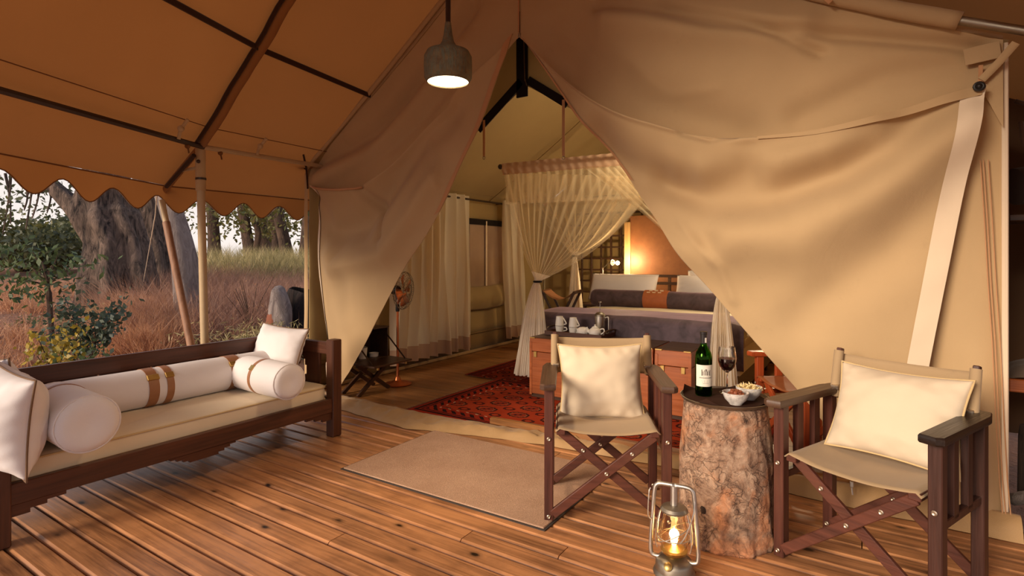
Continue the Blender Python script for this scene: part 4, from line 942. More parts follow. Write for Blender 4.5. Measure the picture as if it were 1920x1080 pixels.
# ================================================================== DIRECTOR'S CHAIRS
def director_chair(name, lab, loc, rz, armmats, legmat, cloth=None, w=.272, cat='chair', dep=.20, ah=.655, sag=.03):
    t = thing(name, lab, cat, loc, rz, None); mats = dict(z=legmat, x=M['chx'] if legmat is M['chw'] else legmat)
    cloth = cloth or M['chair_cloth']
    bolt_at = []
    for s in (-1, 1):
        am = armmats[0 if s < 0 else 1]; lm = armmats[2] if (len(armmats) > 2 and s > 0) else legmat
        for y in (-dep, dep):
            lg_ = MB().box((s * w, y, (ah - .02) / 2), (.042, .046, ah - .02), .003).build('leg', lm, t)
            if y < 0: bolt_at += [(lg_, (s * w, y - .027, .028)), (lg_, (s * w, y - .027, .39))]
            else: bolt_at += [(lg_, (s * w, y - .027, .03))]
        MB().bar((s * w, -dep + .02, .335), (s * w, dep - .02, .335), .024, .03, .003).build('side_rail', lm, t)
        for y in (-.068, .068): MB().box((s * (w + .0), y, (ah + .33) / 2), (.024, .046, ah - .34), .002).build('arm_slat', lm, t)
        a = MB(); pts = [(-.034, -dep - .065), (.020, -dep - .075), (.040, -dep - .06), (.042, dep - .02), (.024, dep + .05), (-.028, dep + .055), (-.038, dep + .02)]
        zz = [(ah - .03, .0), (ah - .024, 1), (ah - .006, 1), (ah, .0)]
        vs = [];
        for z, g_ in zz:
            for px_, py_ in pts: vs.append((s * w + s * px_ * (1 if g_ else .9), py_ * (1 if g_ else .985), z))
        k = len(pts); fs = [(i * k + j, i * k + (j + 1) % k, (i + 1) * k + (j + 1) % k, (i + 1) * k + j) for i in range(3) for j in range(k)] + [tuple(range(k))[::-1], tuple(3 * k + j for j in range(k))]
        a.add(vs, fs).build('armrest', am, t)
        # back stick and its hinge
        q0 = V((s * (w - .022), dep + .0, ah - .05)); q1 = V((s * (w - .022), dep + .055, ah + .168)); st_ = MB().bar(q0, q1, .022, .03, .003, (0, 1, 0)).build('back_stick', lm, t)
        MB().bar((s * (w - .03), dep - .02, ah - .002), (s * (w - .03), dep + .04, ah + .006), .035, .02, .003).build('hinge', M['bolt'], st_)
        # seat rail
        MB().bar((s * .215, -dep - .03, .425), (s * .215, dep + .02, .425), .04, .028, .003).build('seat_rail', mats['x'], t)
    for y in (-dep, dep):
        yy = y + .0
        for s in (-1, 1):
            o_ = .014 * s
            cb = MB().bar((s * (w - .018), yy + o_, .035), (-s * .215, yy + o_, .415), .042, .02, .003, (0, 1, 0)).build('cross_bar', mats['x'], t)
            d = V((-s * .215 - s * (w - .018), 0, .38))
            if y < 0 or s > 0: bolt_at.append((cb, tuple(V((s * (w - .018), yy + o_ - .012, .035)) + d * .78)))
            if s < 0: bolt_at.append((cb, tuple(V((s * (w - .018), yy + o_ - .013, .035)) + d * .53)))
    for own, c in bolt_at:
        q = MB(); q.lathe([(1e-4, 0), (.009, 0), (.0095, .002), (.006, .005), (.004, .004), (1e-4, .003)], 12, c, Matrix.Rotation(PI / 2, 3, 'X')); q.build('bolt', M['bolt'], own)
    def seat(u, v):
        x = lerp(-.24, .24, u); y = lerp(-dep - .035, dep + .02, v); e = abs(x) / .24
        z = .448 - sag * (1 - e ** 2.2) - (.02 if e > .99 else 0)
        return (x * (1.0 if e < .99 else .995), y, z + .002 * nz(x * 12, y * 12))
    MB().grid(26, 14, seat).build('seat', cloth, t, 180, solid=.005)
    def back(u, v):
        x = lerp(-(w - .012), w - .012, u); z = lerp(ah - .045, ah + .145, v); y = dep + .012 + .052 * (z - ah + .05) / .24
        c = 1 - abs(u * 2 - 1) ** 2.4
        return (x, y - .016 * (abs(u * 2 - 1) > .93) + .035 * c, z - .012 * c * v + .002 * nz(x * 10, z * 10))
    MB().grid(28, 10, back).build('back_canvas', cloth, t, 180, solid=.005)
    for s in (-1, 1):
        MB().tube([(s * (w - .022), dep - .004 + .052 * (z - ah + .05) / .24, z) for z in (ah - .045, ah + .06, ah + .158)], .020, 12).build('canvas_sleeve', cloth, t)
    return t
A1 = math.atan2(.465, .885); A2 = math.atan2(-.39, .92)
c1 = director_chair('director_chair', 'folding wooden armchair with canvas seat, left of the log table', (-1.1225, 2.594, 0), A1, (M['chy'], M['chy']), M['chw'])
c2 = director_chair('director_chair', 'folding wooden armchair with shade-darkened right arm, right of the log table', (.02, 2.626, 0), A2, (M['chy'], M['chy_shade'], M['chw_shade']), M['chw'])
def chair_pt(c, x, y, z): a = c.rotation_euler.z; return (c.location.x + x * math.cos(a) - y * math.sin(a), c.location.y + x * math.sin(a) + y * math.cos(a), z)
def chair_rot(c, tilt, roll=0):
    a = c.rotation_euler.z; r = V((math.cos(a), math.sin(a), roll)); bk = V((-math.sin(a), math.cos(a), 0)); return frame_rot(r, bk * math.sin(tilt) + V((0, 0, 1)) * math.cos(tilt))
pillow('throw_pillow', 'beige square cushion leaning in the armchair left of the log table', 'cushion', .44, .39, .17, chair_pt(c1, -.01, .085, .592), chair_rot(c1, .22, .02), M['pillow'], M['pale_pipe'], 7., 'armchair cushions', .016, .10, 40)
pillow('throw_pillow', 'beige cushion leaning in the armchair right of the log table', 'cushion', .47, .37, .17, chair_pt(c2, .035, .085, .612), chair_rot(c2, .42, .0), M['pillow'], M['pale_pipe'], 9., 'armchair cushions', .016, .09, 40)

# ================================================================== LOG TABLE
LC = (-.545, 2.61)
lt = thing('log_table', 'upright tree trunk section used as a side table between the armchairs', 'table', (*LC, 0))
prof = [(1e-3, .0)] + [(np.interp(z, [0, .03, .15, .35, .5, .59], [.205, .21, .203, .196, .184, .176]), z) for z in np.linspace(0, .59, 60)] + [(.168, .598), (1e-3, .600)]
def bw(a, z):
    x, y = math.cos(a), math.sin(a)
    r1 = nz(x * 2.2, y * 2.2, z * 2.2); r2 = nz(x * 8, y * 8, z * 5); r3 = nz(x * 20, y * 20, z * 16)
    plate = .030 * (1 if nz(x * 3 + 4, y * 3, z * 3.4) + .15 * r3 > .02 else 0)
    return 1 + .035 * r1 + .018 * r2 + .010 * r3 + plate - .012
MB().lathe(prof, 150, wob=bw).build('bark', M['bark'], lt, 180)
kn = V((-.245, -.97, 0)).normalized()
b = MB(); b.ball(kn * .196 + V((0, 0, .165)), .018, 8, (1, .8, 1.3)); b.build('knot', plain('dark_knot', c3(52, 36, 28), .9), lt, 180)
tz = .603
tr = thing('metal_tray', 'round dark metal tray on top of the log table', 'tray', (*LC, tz))
MB().ring_lathe([(1e-4, 0), (.185, 0), (.192, .012), (.193, .013), (.189, .014), (.182, .004), (1e-4, .004)], 64).build('tray', M['tin'], tr)
nk = thing('napkin', 'dark brown cloth napkin spread over the round metal tray', 'napkin', (*LC, tz + .0045))
def nap(u, v):
    x = lerp(-.17, .17, u); y = lerp(-.17, .17, v); r = math.hypot(x, y); mx = .178
    x, y = (x * math.cos(.6) - y * math.sin(.6)) * 1.0, (x * math.sin(.6) + y * math.cos(.6)) * 1.0
    if r > mx: k = mx / r; hz = (r - mx) * .5; x *= lerp(k, 1, .25); y *= lerp(k, 1, .25)
    else: hz = 0
    return (x, y, .0018 + hz + .0012 * nz(x * 20, y * 20) + .001)
MB().grid(26, 26, nap).build('cloth', plain('brown_napkin', c3(62, 42, 34), .95, Specular_IOR_Level=.05), nk, 180)
TT = tz + .0085
# wine bottle
gw = thing('wine_bottle', 'opened green wine bottle with a cream label on the log table', 'bottle', (-.636, 2.60, TT), math.atan2(-2.6, .636) + PI / 2 + .25)
bp = [(1e-4, .006), (.022, .003), (.034, .0), (.0365, .004), (.0370, .02), (.0370, .155), (.0365, .175), (.032, .195), (.022, .212), (.0155, .225), (.0142, .24), (.0140, .276), (.0155, .277), (.0157, .287), (.0140, .288)]
MB().ring_lathe(bp + [(r - .0022 if r > .004 else r, z + (.004 if z < .02 else 0)) for r, z in reversed(bp[:-1])], 40).build('glass', glass('bottle_green_glass', c3(150, 200, 96)), gw, 60)
wine = N('red_wine'); wine = wine.end(wine.bsdf(c3(34, 8, 10), .05))
MB().lathe([(1e-4, .011), (.033, .011), (.0345, .02), (.0345, .155), (.034, .168), (1e-4, .168)], 32).build('wine', wine, gw, 60)
MB().lathe([(.0150, .236), (.0150, .277), (.0166, .278), (.0166, .2885), (.013, .2895), (1e-4, .2895)], 28).build('capsule', plain('black_capsule', c3(36, 30, 30), .35), gw)
lab_m = N('wine_label'); f_ = lab_m.noise(lab_m.coord(), 60, 3); lab_m = lab_m.end(lab_m.bsdf(lab_m.mix(f_, c3(226, 218, 200), c3(240, 232, 216)), .7))
def arcgrid(r, a0, a1, z0, z1, n_=16): return MB().grid(n_, 2, lambda u, v: (r * math.sin(lerp(a0, a1, u)), -r * math.cos(lerp(a0, a1, u)), lerp(z0, z1, v)))
lb = arcgrid(.03735, -1.25, 1.25, .045, .142).build('label', lab_m, gw, 180)
ink = plain('label_ink', c3(120, 110, 100), .8)
q = MB()
def ab(a0, a1, z0, z1): 
    g_ = arcgrid(.03755, a0, a1, z0, z1, 3); q.add(g_.v, g_.f)
for a0, a1, z0, z1 in ((-.35, .45, .096, .114), (-.5, -.38, .094, .122), (.48, .6, .094, .12), (-.05, .15, .114, .124), (-.75, .8, .0925, .0938), (-.2, -.1, .114, .119), (.25, .33, .114, .119)): ab(a0, a1, z0, z1)
for k in range(13): ab(-.75 + k * .12, -.75 + k * .12 + .075, .082, .087)
for k in range(3): ab(-.5 + .08 * k, .55 - .08 * k, .071 - k * .006, .0722 - k * .006)
q.build('label_print', ink, lb, 0)
nb = MB(); nb.grid(3, 2, lambda u, v: (.0160 * math.sin(lerp(.1, .75, u)), -.0160 * math.cos(lerp(.1, .75, u)), lerp(.240, .262, v))); nb.build('neck_sticker', M['ceram'], gw, 180)
# wine glass
wg = thing('wine_glass', 'stemmed glass of red wine behind the bottle on the log table', 'wine glass', (-.554, 2.697, TT))
outp = [(1e-4, 0), (.034, 0), (.0345, .0015), (.012, .006), (.0042, .012), (.0036, .05), (.0036, .088), (.008, .097), (.022, .108), (.034, .125), (.0405, .147), (.0410, .165), (.0385, .190), (.0350, .213)]
inp = [(.0340, .213), (.0375, .190), (.0400, .165), (.0395, .147), (.033, .1255), (.021, .1095), (.006, .1005), (1e-4, .0995)]
MB().lathe(outp + inp, 36).build('glass', glass('clear_glass'), wg, 60)
MB().lathe([(1e-4, .1), (.006, .1012), (.0205, .1102), (.0325, .126), (.0388, .147), (.0392, .160), (1e-4, .160)], 32).build('wine', wine, wg, 60)
def bowl(loc, r, h, lab):
    t = thing('snack_bowl', lab, 'bowl', loc)
    MB().ring_lathe([(1e-4, 0), (r * .48, 0), (r * .5, .004), (r * .82, h * .42), (r * .97, h * .8), (r, h), (r * .95, h), (r * .9, h * .8), (r * .76, h * .46), (r * .4, .009), (1e-4, .008)], 40).build('bowl', M['speck'], t, 60); return t
n = N('speckled_glaze'); f = n.noise(n.coord(), 40, 5, .7)
M['speck'] = n.end(n.bsdf(n.ramp(f, (.35, c3(170, 162, 156)), (.55, c3(216, 208, 200)), (.7, c3(232, 226, 220))), .25))
B1 = (-.481, 2.513, TT); B2 = (-.448, 2.632, TT)
bowl(B1, .054, .052, 'small speckled bowl of brown nuts at the front of the log table')
bowl(B2, .056, .056, 'small speckled bowl of pale shavings behind the nut bowl')
nutm = plain('brown_nut', c3(142, 78, 50), .45, .35, 30)
rs = random.Random(2); nut0 = None
for k in range(24):
    a = k * 2.4; r = .040 * math.sqrt((k + .5) / 24) if k < 16 else .022 * math.sqrt((k - 15) / 9)
    loc = (B1[0] + r * math.cos(a), B1[1] + r * math.sin(a), B1[2] + (.048 if k < 16 else .058) - r * .18)
    if nut0 is None: nut0 = MB().ball((0, 0, 0), .0088, 8, (1.35, 1, .75)).build('nut', nutm, None, 180); o = nut0
    else: o = nut0.copy(); COL.objects.link(o)
    o.location = loc; o.rotation_euler = (rs.uniform(-.5, .5), rs.uniform(-.5, .5), rs.uniform(0, 6)); tag(o, 'shelled brown nut heaped in the front speckled bowl', 'nut', 'nuts in the front bowl')
b = MB(); b.lathe([(1e-4, .035), (.046, .036), (.047, .043), (1e-4, .055)], 20)
for k in range(90):
    a = rs.uniform(0, 6.28); r = .043 * math.sqrt(rs.random()); h_ = .044 + .018 * (1 - (r / .045) ** 2); d = V((rs.uniform(-1, 1), rs.uniform(-1, 1), rs.uniform(-.2, .6))).normalized()
    c_ = V((r * math.cos(a), r * math.sin(a), h_)); b.tube([c_, c_ + d * .008 + V((0, 0, .002)), c_ + d * .016], .0022, 4)
tag(b.build('snack_shavings', plain('pale_snack', c3(232, 208, 152), .7), None, 60, B2), 'pale curled shavings heaped in the rear speckled bowl', 'snack', None, 'stuff')

# ================================================================== HURRICANE LANTERN
ln = thing('hurricane_lantern', 'lit pale metal hurricane lantern standing on the deck before the log table', 'lantern', (-.644, 2.173, 0), .14)
MB().lathe([(1e-4, 0), (.079, 0), (.081, .006), (.076, .016), (.072, .02), (.071, .045), (.066, .056), (.05, .066), (.034, .07), (1e-4, .07)], 40).build('fuel_tank', M['tin'], ln)
b = MB(); b.lathe([(.013, 0), (.016, .004), (.016, .014), (.01, .018), (1e-4, .018)], 16, (-.012, -.062, .052), Matrix.Rotation(.9, 3, 'X')); b.build('filler_cap', M['brass'], ln)
MB().lathe([(.030, .07), (.036, .078), (.050, .088), (.052, .096), (.046, .1), (.02, .108), (.012, .112), (1e-4, .112)], 30).build('burner', M['brass'], ln)
gout = [(.040, .098), (.050, .112), (.0555, .135), (.054, .165), (.046, .2), (.040, .228), (.038, .240)]
MB().ring_lathe(gout + [(r - .0016, z) for r, z in reversed(gout)], 40).build('glass_globe', glass('lantern_glass', (1, .95, .86)), ln, 60)
MB().lathe([(.038, .236), (.044, .24), (.052, .246), (.053, .252), (.046, .262), (.028, .268), (.016, .27), (1e-4, .27)], 34).build('hood', M['tin'], ln)
MB().tube([(0, 0, .262), (0, 0, .345)], .0145, 16).build('chimney', M['steel'], ln)
for s in (-1, 1):
    P_ = smooth_path([(s * .045, 0, .058), (s * .075, 0, .056), (s * .090, 0, .072), (s * .089, 0, .14), (s * .083, 0, .22), (s * .077, 0, .30), (s * .070, 0, .334), (s * .05, 0, .345), (s * .0, 0, .346)], 6)
    MB().tube(P_, .0085, 10).build('air_tube', M['steel'], ln, 180)
    b = MB(); b.tube(smooth_path([(s * .062, -.02, .10), (s * .068, -.022, .13), (s * .064, -.02, .19), (s * .052, -.016, .245)], 5), .0022, 6); b.tube(smooth_path([(s * .062, .02, .10), (s * .068, .022, .13), (s * .064, .02, .19), (s * .052, .016, .245)], 5), .0022, 6); b.build('guard_wire', M['steel'], ln)
for z0, z1 in ((.145, .150), (.125, .20)):
    b = MB(); b.tube([(.062 * math.cos(a), .062 * math.sin(a), lerp(z0, z1, .5 + .5 * math.cos(a))) for a in np.linspace(0, 2 * PI, 33)[:-1]], .0020, 6, closed=True); b.build('guard_wire', M['steel'], ln)
b = MB(); b.tube(smooth_path([(-.085, -.01, .2), (-.097, -.02, .22), (-.093, -.02, .31), (-.089, -.012, .325)], 5), .0028, 6); b.build('bail_handle', M['steel'], ln); b = MB(); b.tube(smooth_path([(.080, -.01, .30), (.074, -.03, .25), (.05, -.05, .18), (.03, -.06, .15)], 5), .0024, 6); b.build('globe_lever', M['steel'], ln)
b = MB(); b.lathe([(1e-4, .111), (.008, .114), (.0125, .128), (.010, .145), (.005, .165), (.001, .183), (1e-4, .184)], 16, wob=lambda a, z: 1 + .2 * math.sin(a * 2)); b.build('flame', glow('flame', (1., .66, .28), 40), ln, 180)
lamp('lantern_flame_light', 'POINT', (-.644, 2.173, .155), 2.6, (1, .66, .32), shadow_soft_size=.02)

# ================================================================== PENDANT LAMP
pd = thing('pendant_lamp', 'bell-shaped grey-green felt pendant lamp glowing over the deck', 'lamp', (-1.807, 2.2, 2.135))
n = N('verdigris_felt'); f = n.noise(n.coord(), 30, 6, .7); st = n.noise(n.coord((40, 40, 4)), 5, 4)
n_c = n.mix(n.ramp(st, (.4, 0.), (.6, .7)), n.ramp(f, (.3, c3(92, 72, 50)), (.7, c3(142, 118, 84))), c3(98, 112, 98))
M['felt'] = n.end(n.bsdf(n_c, .9, Normal=n.bump(n.math('ADD', f, st), .7, .006)))
sp_ = [(.110, 0), (.121, .02), (.123, .08), (.121, .125), (.108, .150), (.078, .163), (.045, .180), (.030, .205), (.022, .245), (.017, .285), (.0155, .30)]
MB().ring_lathe(sp_ + [(max(.004, r - .006), z - .004 if i < len(sp_) - 1 else z) for i, (r, z) in reversed(list(enumerate(sp_)))], 48).build('shade', M['felt'], pd, 60)
MB().tube([(0, 0, .295), (0, 0, 1.52)], .013, 10).build('stem', M['web'], pd)
MB().lathe([(1e-4, .004), (.107, .004), (.108, .012), (1e-4, .014)], 40).build('diffuser', glow('pendant_glow', (1., .80, .50), 9), pd, 60)

# ================================================================== DOORMAT, RUGS
dm = thing('doormat', 'large beige coir doormat on the deck at the tent entrance', 'doormat', (-1.915, 2.597, 0), .008)
MB().box((0, 0, .0055), (1.335, .815, .009), .003).build('pile', M['mat'], dm)
MB().box((0, 0, .0025), (1.36, .84, .004), .001).build('rubber_border', M['rubber'], dm)
M['rug1'] = rug('turkmen_rug', 1.28, .66, .8)
def rug_mb(lx, ly): return MB().grid(60, 36, lambda u, v: (lerp(-lx / 2, lx / 2, u), lerp(-ly / 2, ly / 2, v), .004 + .0025 * nz(u * 5, v * 4)))
rg = thing('rug', 'large red patterned rug running from the doorway to the wooden chests', 'rug', (-1.84, 3.94, .004))
rug_mb(2.56, 1.32).build('pile', M['rug1'], rg, 180, solid=.006)
b = MB(); rs = random.Random(1)
for s in (-1, 1):
    for k in range(150): y = lerp(-.655, .655, k / 149); b.tube([(s * 1.278, y, .005), (s * (1.30 + rs.uniform(0, .012)), y + rs.uniform(-.006, .006), .003)], .0016, 3, False)
tag(b.build('fringe', M['fringe'], rg), kind='stuff')
M['rug2'] = rug('dark_rug', 1.0, .40, .55, (.24, .22))
rg2 = thing('rug', 'darker red rug on the tent floor left of the bed', 'rug', (-3.13, 5.22, .004), PI / 2)
rug_mb(1.30, .80).build('pile', M['rug2'], rg2, 180, solid=.006)
b = MB()
for s in (-1, 1):
    for k in range(90): y = lerp(-.395, .395, k / 89); b.tube([(s * .648, y, .005), (s * (.67 + rs.uniform(0, .01)), y, .003)], .0016, 3, False)
tag(b.build('fringe', M['fringe'], rg2), kind='stuff')

# ================================================================== CHESTS AND TEA TRAY
def chest(x0, x1, y0, y1, h, lab):
    t = thing('wooden_chest', lab, 'chest', ((x0 + x1) / 2, (y0 + y1) / 2, 0), 0, 'chests at the foot of the bed'); L = x1 - x0; D = y1 - y0
    MB().box((0, 0, .02), (L - .02, D - .02, .04), .003).build('plinth', M['dkwood'], t)
    MB().box((0, 0, (.04 + h - .12) / 2), (L, D, h - .16), .003).build('body', M['trunkwood'], t)
    MB().box((0, 0, h - .0575), (L, D, .115), .003).build('lid', M['trunkwood'], t)
    MB().box((0, 0, h + .003), (L - .004, D - .004, .006), .002).build('top_panel', M['dkwood'], t)
    for sx in (-1, 1):
        MB().box((sx * (L / 2 - .03), -D / 2 - .001, h + .002), (.055, .012, .012), .002).build('brass_corner', M['brass'], t)
        MB().box((sx * (L / 2 - .012), -D / 2 - .001, h / 2), (.024, .006, h - .06), .001).build('corner_strip', M['trunkwood'], t)
        hn = MB().box((sx * (L / 2 - .06), -D / 2 - .004, h - .14), (.03, .01, .05), .002).build('latch', M['brass'], t)
    return t
chest(-2.506, -1.40, 4.172, 4.60, .525, 'long polished red-brown chest under the tea tray, behind the left armchair')
chest(-1.385, -1.108, 4.172, 4.60, .525, 'narrow polished red-brown chest behind the wine bottle')
ty = thing('serving_tray', 'dark red-brown wooden tea tray with white cups on the long chest', 'tray', (-2.17, 4.50, .532), -.03)
MB().box((0, 0, .005), (.56, .33, .008), .002).build('base', M['dkwood'], ty)
for y in (-.16, .16): MB().box((0, y, .022), (.56, .012, .036), .002).build('rim', M['redtray'] if 'redtray' in M else M['day_x'], ty)
for s in (-1, 1):
    MB().box((s * .275, 0, .02), (.012, .32, .032), .002).build('rim', M['day'], ty)
    MB().tube(smooth_path([(s * .278, -.12, .03), (s * .284, -.09, .062), (s * .284, .09, .062), (s * .278, .12, .03)], 5), .008, 8).build('handle', M['dkwood'], ty)
def ty_pt(x, y): a = -.03; return (-2.17 + x * math.cos(a) - y * math.sin(a), 4.50 + x * math.sin(a) + y * math.cos(a), .5425)
def mug(x, y, lab, flip):
    t = thing('mug', lab, 'cup', ty_pt(x, y), .2 if flip else -.1, 'white cups stacked on the tea tray')
    for z0, h, up in ((0, .062, True), (.066, .082, False)):
        r0, r1 = (.030, .040) if up else (.040, .031)
        MB().ring_lathe([(1e-4, z0), (r0, z0), (lerp(r0, r1, .5) + .001, z0 + h / 2), (r1, z0 + h), (r1 - .003, z0 + h), (1e-4, z0 + h - .004)], 26).build('cup', M['ceram'], t, 50)
    b = MB(); b.tube(smooth_path([(.033, 0, .135), (.052, 0, .105), (.062, 0, .082), (.040, 0, .075)], 5), .0055, 7); b.build('handle', M['ceram'], t, 180)
    b = MB(); b.tube(smooth_path([(.036, 0, .048), (.06, .004, .045), (.066, .004, .025), (.034, 0, .015)], 5), .005, 7); b.build('handle', M['ceram'], t, 180)
mug(-.205, -.02, 'stacked pair of white cups at the left end of the tea tray', True); mug(-.055, -.04, 'stacked pair of white cups in the middle of the tea tray', False)
sb = thing('sugar_bowl', 'squat white ribbed bowl between the cups and the teapot', 'bowl', ty_pt(.055, -.06))
MB().lathe([(1e-4, 0), (.035, 0), (.052, .018), (.058, .036), (.052, .056), (.034, .070), (1e-4, .075)], 40, wob=lambda a, z: 1 + .03 * math.sin(a * 12)).build('bowl', M['ceram'], sb, 180)
tp = thing('teapot', 'small round white teapot at the right end of the tea tray', 'teapot', ty_pt(.175, -.07), .1)
MB().lathe([(1e-4, 0), (.034, 0), (.05, .02), (.054, .04), (.046, .064), (.03, .076), (1e-4, .08)], 32).build('body', M['ceram'], tp, 180)
b = MB(); b.lathe([(.03, .076), (.026, .084), (.01, .09), (.008, .095), (.010, .101), (1e-4, .106)], 20); b.build('lid', M['ceram'], tp, 180)
b = MB(); b.tube(smooth_path([(.046, 0, .065), (.075, 0, .07), (.082, 0, .045), (.052, 0, .022)], 6), .006, 8); b.build('handle', M['ceram'], tp, 180)
b = MB(); b.tube(smooth_path([(-.045, 0, .03), (-.065, 0, .05), (-.075, 0, .078)], 6), [.013] * 6 + [.008] * 7, 9); b.build('spout', M['ceram'], tp, 180)
fp = thing('french_press', 'steel coffee press with a tall plunger behind the teapot on the tea tray', 'coffee press', ty_pt(.155, .07))
MB().ring_lathe([(1e-4, 0), (.044, 0), (.046, .004), (.046, .165), (.043, .165), (.043, .006), (1e-4, .006)], 30).build('jug', M['steel'], fp)
MB().lathe([(.047, .163), (.048, .17), (.044, .182), (.03, .195), (.008, .202), (1e-4, .203)], 30).build('lid', M['tin'], fp)
b = MB(); b.tube([(0, 0, .2), (0, 0, .285)], .003, 8); b.ball((0, 0, .288), .009, 8, (1.6, 1, .5)); b.build('plunger', M['steel'], fp)
b = MB(); b.tube(smooth_path([(.046, 0, .15), (.078, 0, .155), (.082, 0, .08), (.080, 0, .02), (.046, 0, .015)], 6), .006, 8); b.build('handle', M['steel'], fp, 180)

# ================================================================== BED
bx0, bx1, by0, by1 = -2.78, -.86, 4.66, 6.66; bcx, bcy = (bx0 + bx1) / 2, (by0 + by1) / 2
bed = thing('bed', 'wide double bed with a dark wooden base under the draped net', 'bed', (bcx, bcy, 0))
MB().box((0, 0, .20), (bx1 - bx0 - .04, by1 - by0 - .02, .18), .01).build('base', M['dkwood'], bed)
for sx in (-1, 1):
    for sy in (-1, 1): MB().box((sx * .85, sy * .9, .055), (.08, .08, .11), .005).build('leg', M['dkwood'], bed)
def soft_box(lx, ly, z0, z1, r, dome=.0, n=(44, 44), seed=0., drop=0):
    def f(u, v):
        a, c = u * 2 - 1, v * 2 - 1
        ex = max(0, abs(a) - (1 - 2 * r / lx)) / (2 * r / lx); ey = max(0, abs(c) - (1 - 2 * r / ly)) / (2 * r / ly); e = min(1, math.hypot(ex, ey))
        return (a * lx / 2, c * ly / 2, z1 + dome * (1 - a * a) * (1 - c * c) - r * (1 - math.sqrt(max(0, 1 - e * e))) + .006 * nz(a * 4 + seed, c * 4) * (1 - e))
    b = MB(); b.grid(n[0], n[1], f)
    ring = [f(i / 40, 0) for i in range(40)] + [f(1, i / 40) for i in range(40)] + [f(1 - i / 40, 1) for i in range(40)] + [f(0, 1 - i / 40) for i in range(40)]
    k = len(ring); b.add(ring + [(x, y, z0) for x, y, z in ring], [(i, (i + 1) % k, k + (i + 1) % k, k + i) for i in range(k)] + [tuple(range(k, 2 * k))]); return b
soft_box(bx1 - bx0, by1 - by0, .29, .60, .08).build('mattress', M['sheet'], bed, 60)
dv_ = soft_box(bx1 - bx0 + .03, by1 - by0 - .15, .50, .64, .07, .03, seed=3.).build('duvet', M['sheet'], None, 180, (bcx, bcy + .03, 0)); tag(dv_, 'cream duvet spread over the bed', 'duvet')
def runner(u, v):
    L = .36 + .50; s = v * L; x = lerp(bx0 - .035, bx1 + .035, u)
    if s < .30: y, z = by0 - .035 - .012 * math.sin(PI * s / .3), .34 + s
    elif s < .42: a = (s - .30) / .12 * PI / 2; y, z = by0 - .035 + .075 * (1 - math.cos(a)), .64 + .055 * math.sin(a)
    else: y, z = by0 + .04 + (s - .42), .692 + .01 * math.sin((s - .42) * 5)
    e = abs(u * 2 - 1)
    z += .008 * nz(x * 3, s * 3) + .012 * (1 - e * e) - (.02 * max(0, e - .9) * 10 if s > .3 else 0)
    return (x, y + .010 * nz(x * 4, s * 5, 2), z)
tag(MB().grid(60, 40, runner).build('bed_runner', M['velvet'], None, 180, solid=.012), 'plum velvet runner folded over the foot of the bed', 'bed runner')
n_ = 34; BLZ = .735
o = MB().lathe([(1e-4, -.80), (.05, -.805), (.085, -.79), (.098, -.76)] + [(.10 + .004 * nz(z * 5), z) for z in np.linspace(-.70, .70, 20)] + [(.098, .76), (.085, .79), (.05, .805), (1e-4, .80)], 30, wob=lambda a, z: 1 + .02 * nz(math.cos(a) * 2, math.sin(a) * 2, z * 4)).build('bolster', M['velvet'], None, 180, (-1.95, 6.02, BLZ + .015))
o.rotation_euler = (0, PI / 2, 0); tag(o, 'long plum velvet bolster lying across the bed before the white pillows', 'bolster')
bd = MB(); bd.ring_lathe([(.102, -.135), (.109, -.135), (.109, .135), (.102, .135)], 36); bd = bd.build('leather_band', M['leather2'] if 'leather2' in M else plain('rust_leather', c3(176, 100, 58), .5, .2, 20), o, 40); bd.location = (0, 0, -.02)
q = MB()
for r_ in range(4):
    for k in range(3):
        a = PI * .92 + .30 * r_ ; 
        for d in np.linspace(0, 1, 2): pass
        z0 = -.085 + k * .062; c_ = V((math.cos(a) * .1105, math.sin(a) * .1105, z0 + .012 * r_ % .03)); q.box(c_, (.004, .012, .036), .001, Matrix.Rotation(a, 3, 'Z'))
q.build('slot_stitch', M['sheet'], bd)
pillow('bed_pillow', 'white bed pillow with a flat border, left side of the bed head', 'pillow', .84, .34, .17, (-2.47, 6.26, .865), frame_rot((1, 0, 0), (0, .45, 1)), M['white'], None, 11., 'bed pillows', .006, .03)
pillow('bed_pillow', 'white bed pillow half hidden by the right tent flap', 'pillow', .84, .34, .17, (-1.42, 6.26, .865), frame_rot((1, 0, 0), (0, .45, 1)), M['white'], None, 13., 'bed pillows', .006, .03)
pillow('bed_pillow', 'second white pillow standing behind the right-hand one', 'pillow', .80, .34, .15, (-1.36, 6.43, .91), frame_rot((1, 0, 0), (0, .3, 1)), M['white'], None, 15., 'bed pillows', .006, .03)
hb = thing('headboard', 'dark lattice headboard with a leather-brown panel behind the bed pillows', 'headboard', (bcx, 6.76, 0))
for i in range(9): MB().box((-.96 + i * .24, 0, .50), (.035, .03, 1.0), .003).build('upright', M['dkwood'], hb)
for z in (.06, .34, .62, .90, .99): MB().box((0, 0, z), (1.98, .034, .035), .003).build('crossbar', M['dkwood'], hb)
n = N('rust_panel'); f = n.noise(n.coord(), 9, 6, .7); MP = n.end(n.bsdf(n.mix(f, c3(110, 66, 36), c3(156, 100, 58)), .55, Normal=n.bump(f, .2)))
sc = thing('screen_panel', 'tall rust-brown panel with a pale wood edge behind the bed head', 'panel', (-1.79, 6.92, 0))
MB().box((.03, 0, .95), (1.74, .03, 1.62), .004).build('panel', MP, sc); MB().box((-.865, -.005, .90), (.085, .05, 1.56), .004).build('edge_board', M['inner_wood'] if 'inner_wood' in M else wood('pale_edge', c3(150, 110, 64), c3(206, 164, 108), 2), sc)
MB().box((.93, 0, .9), (.07, .04, 1.8), .004).build('edge_board', M['dkwood'], sc)
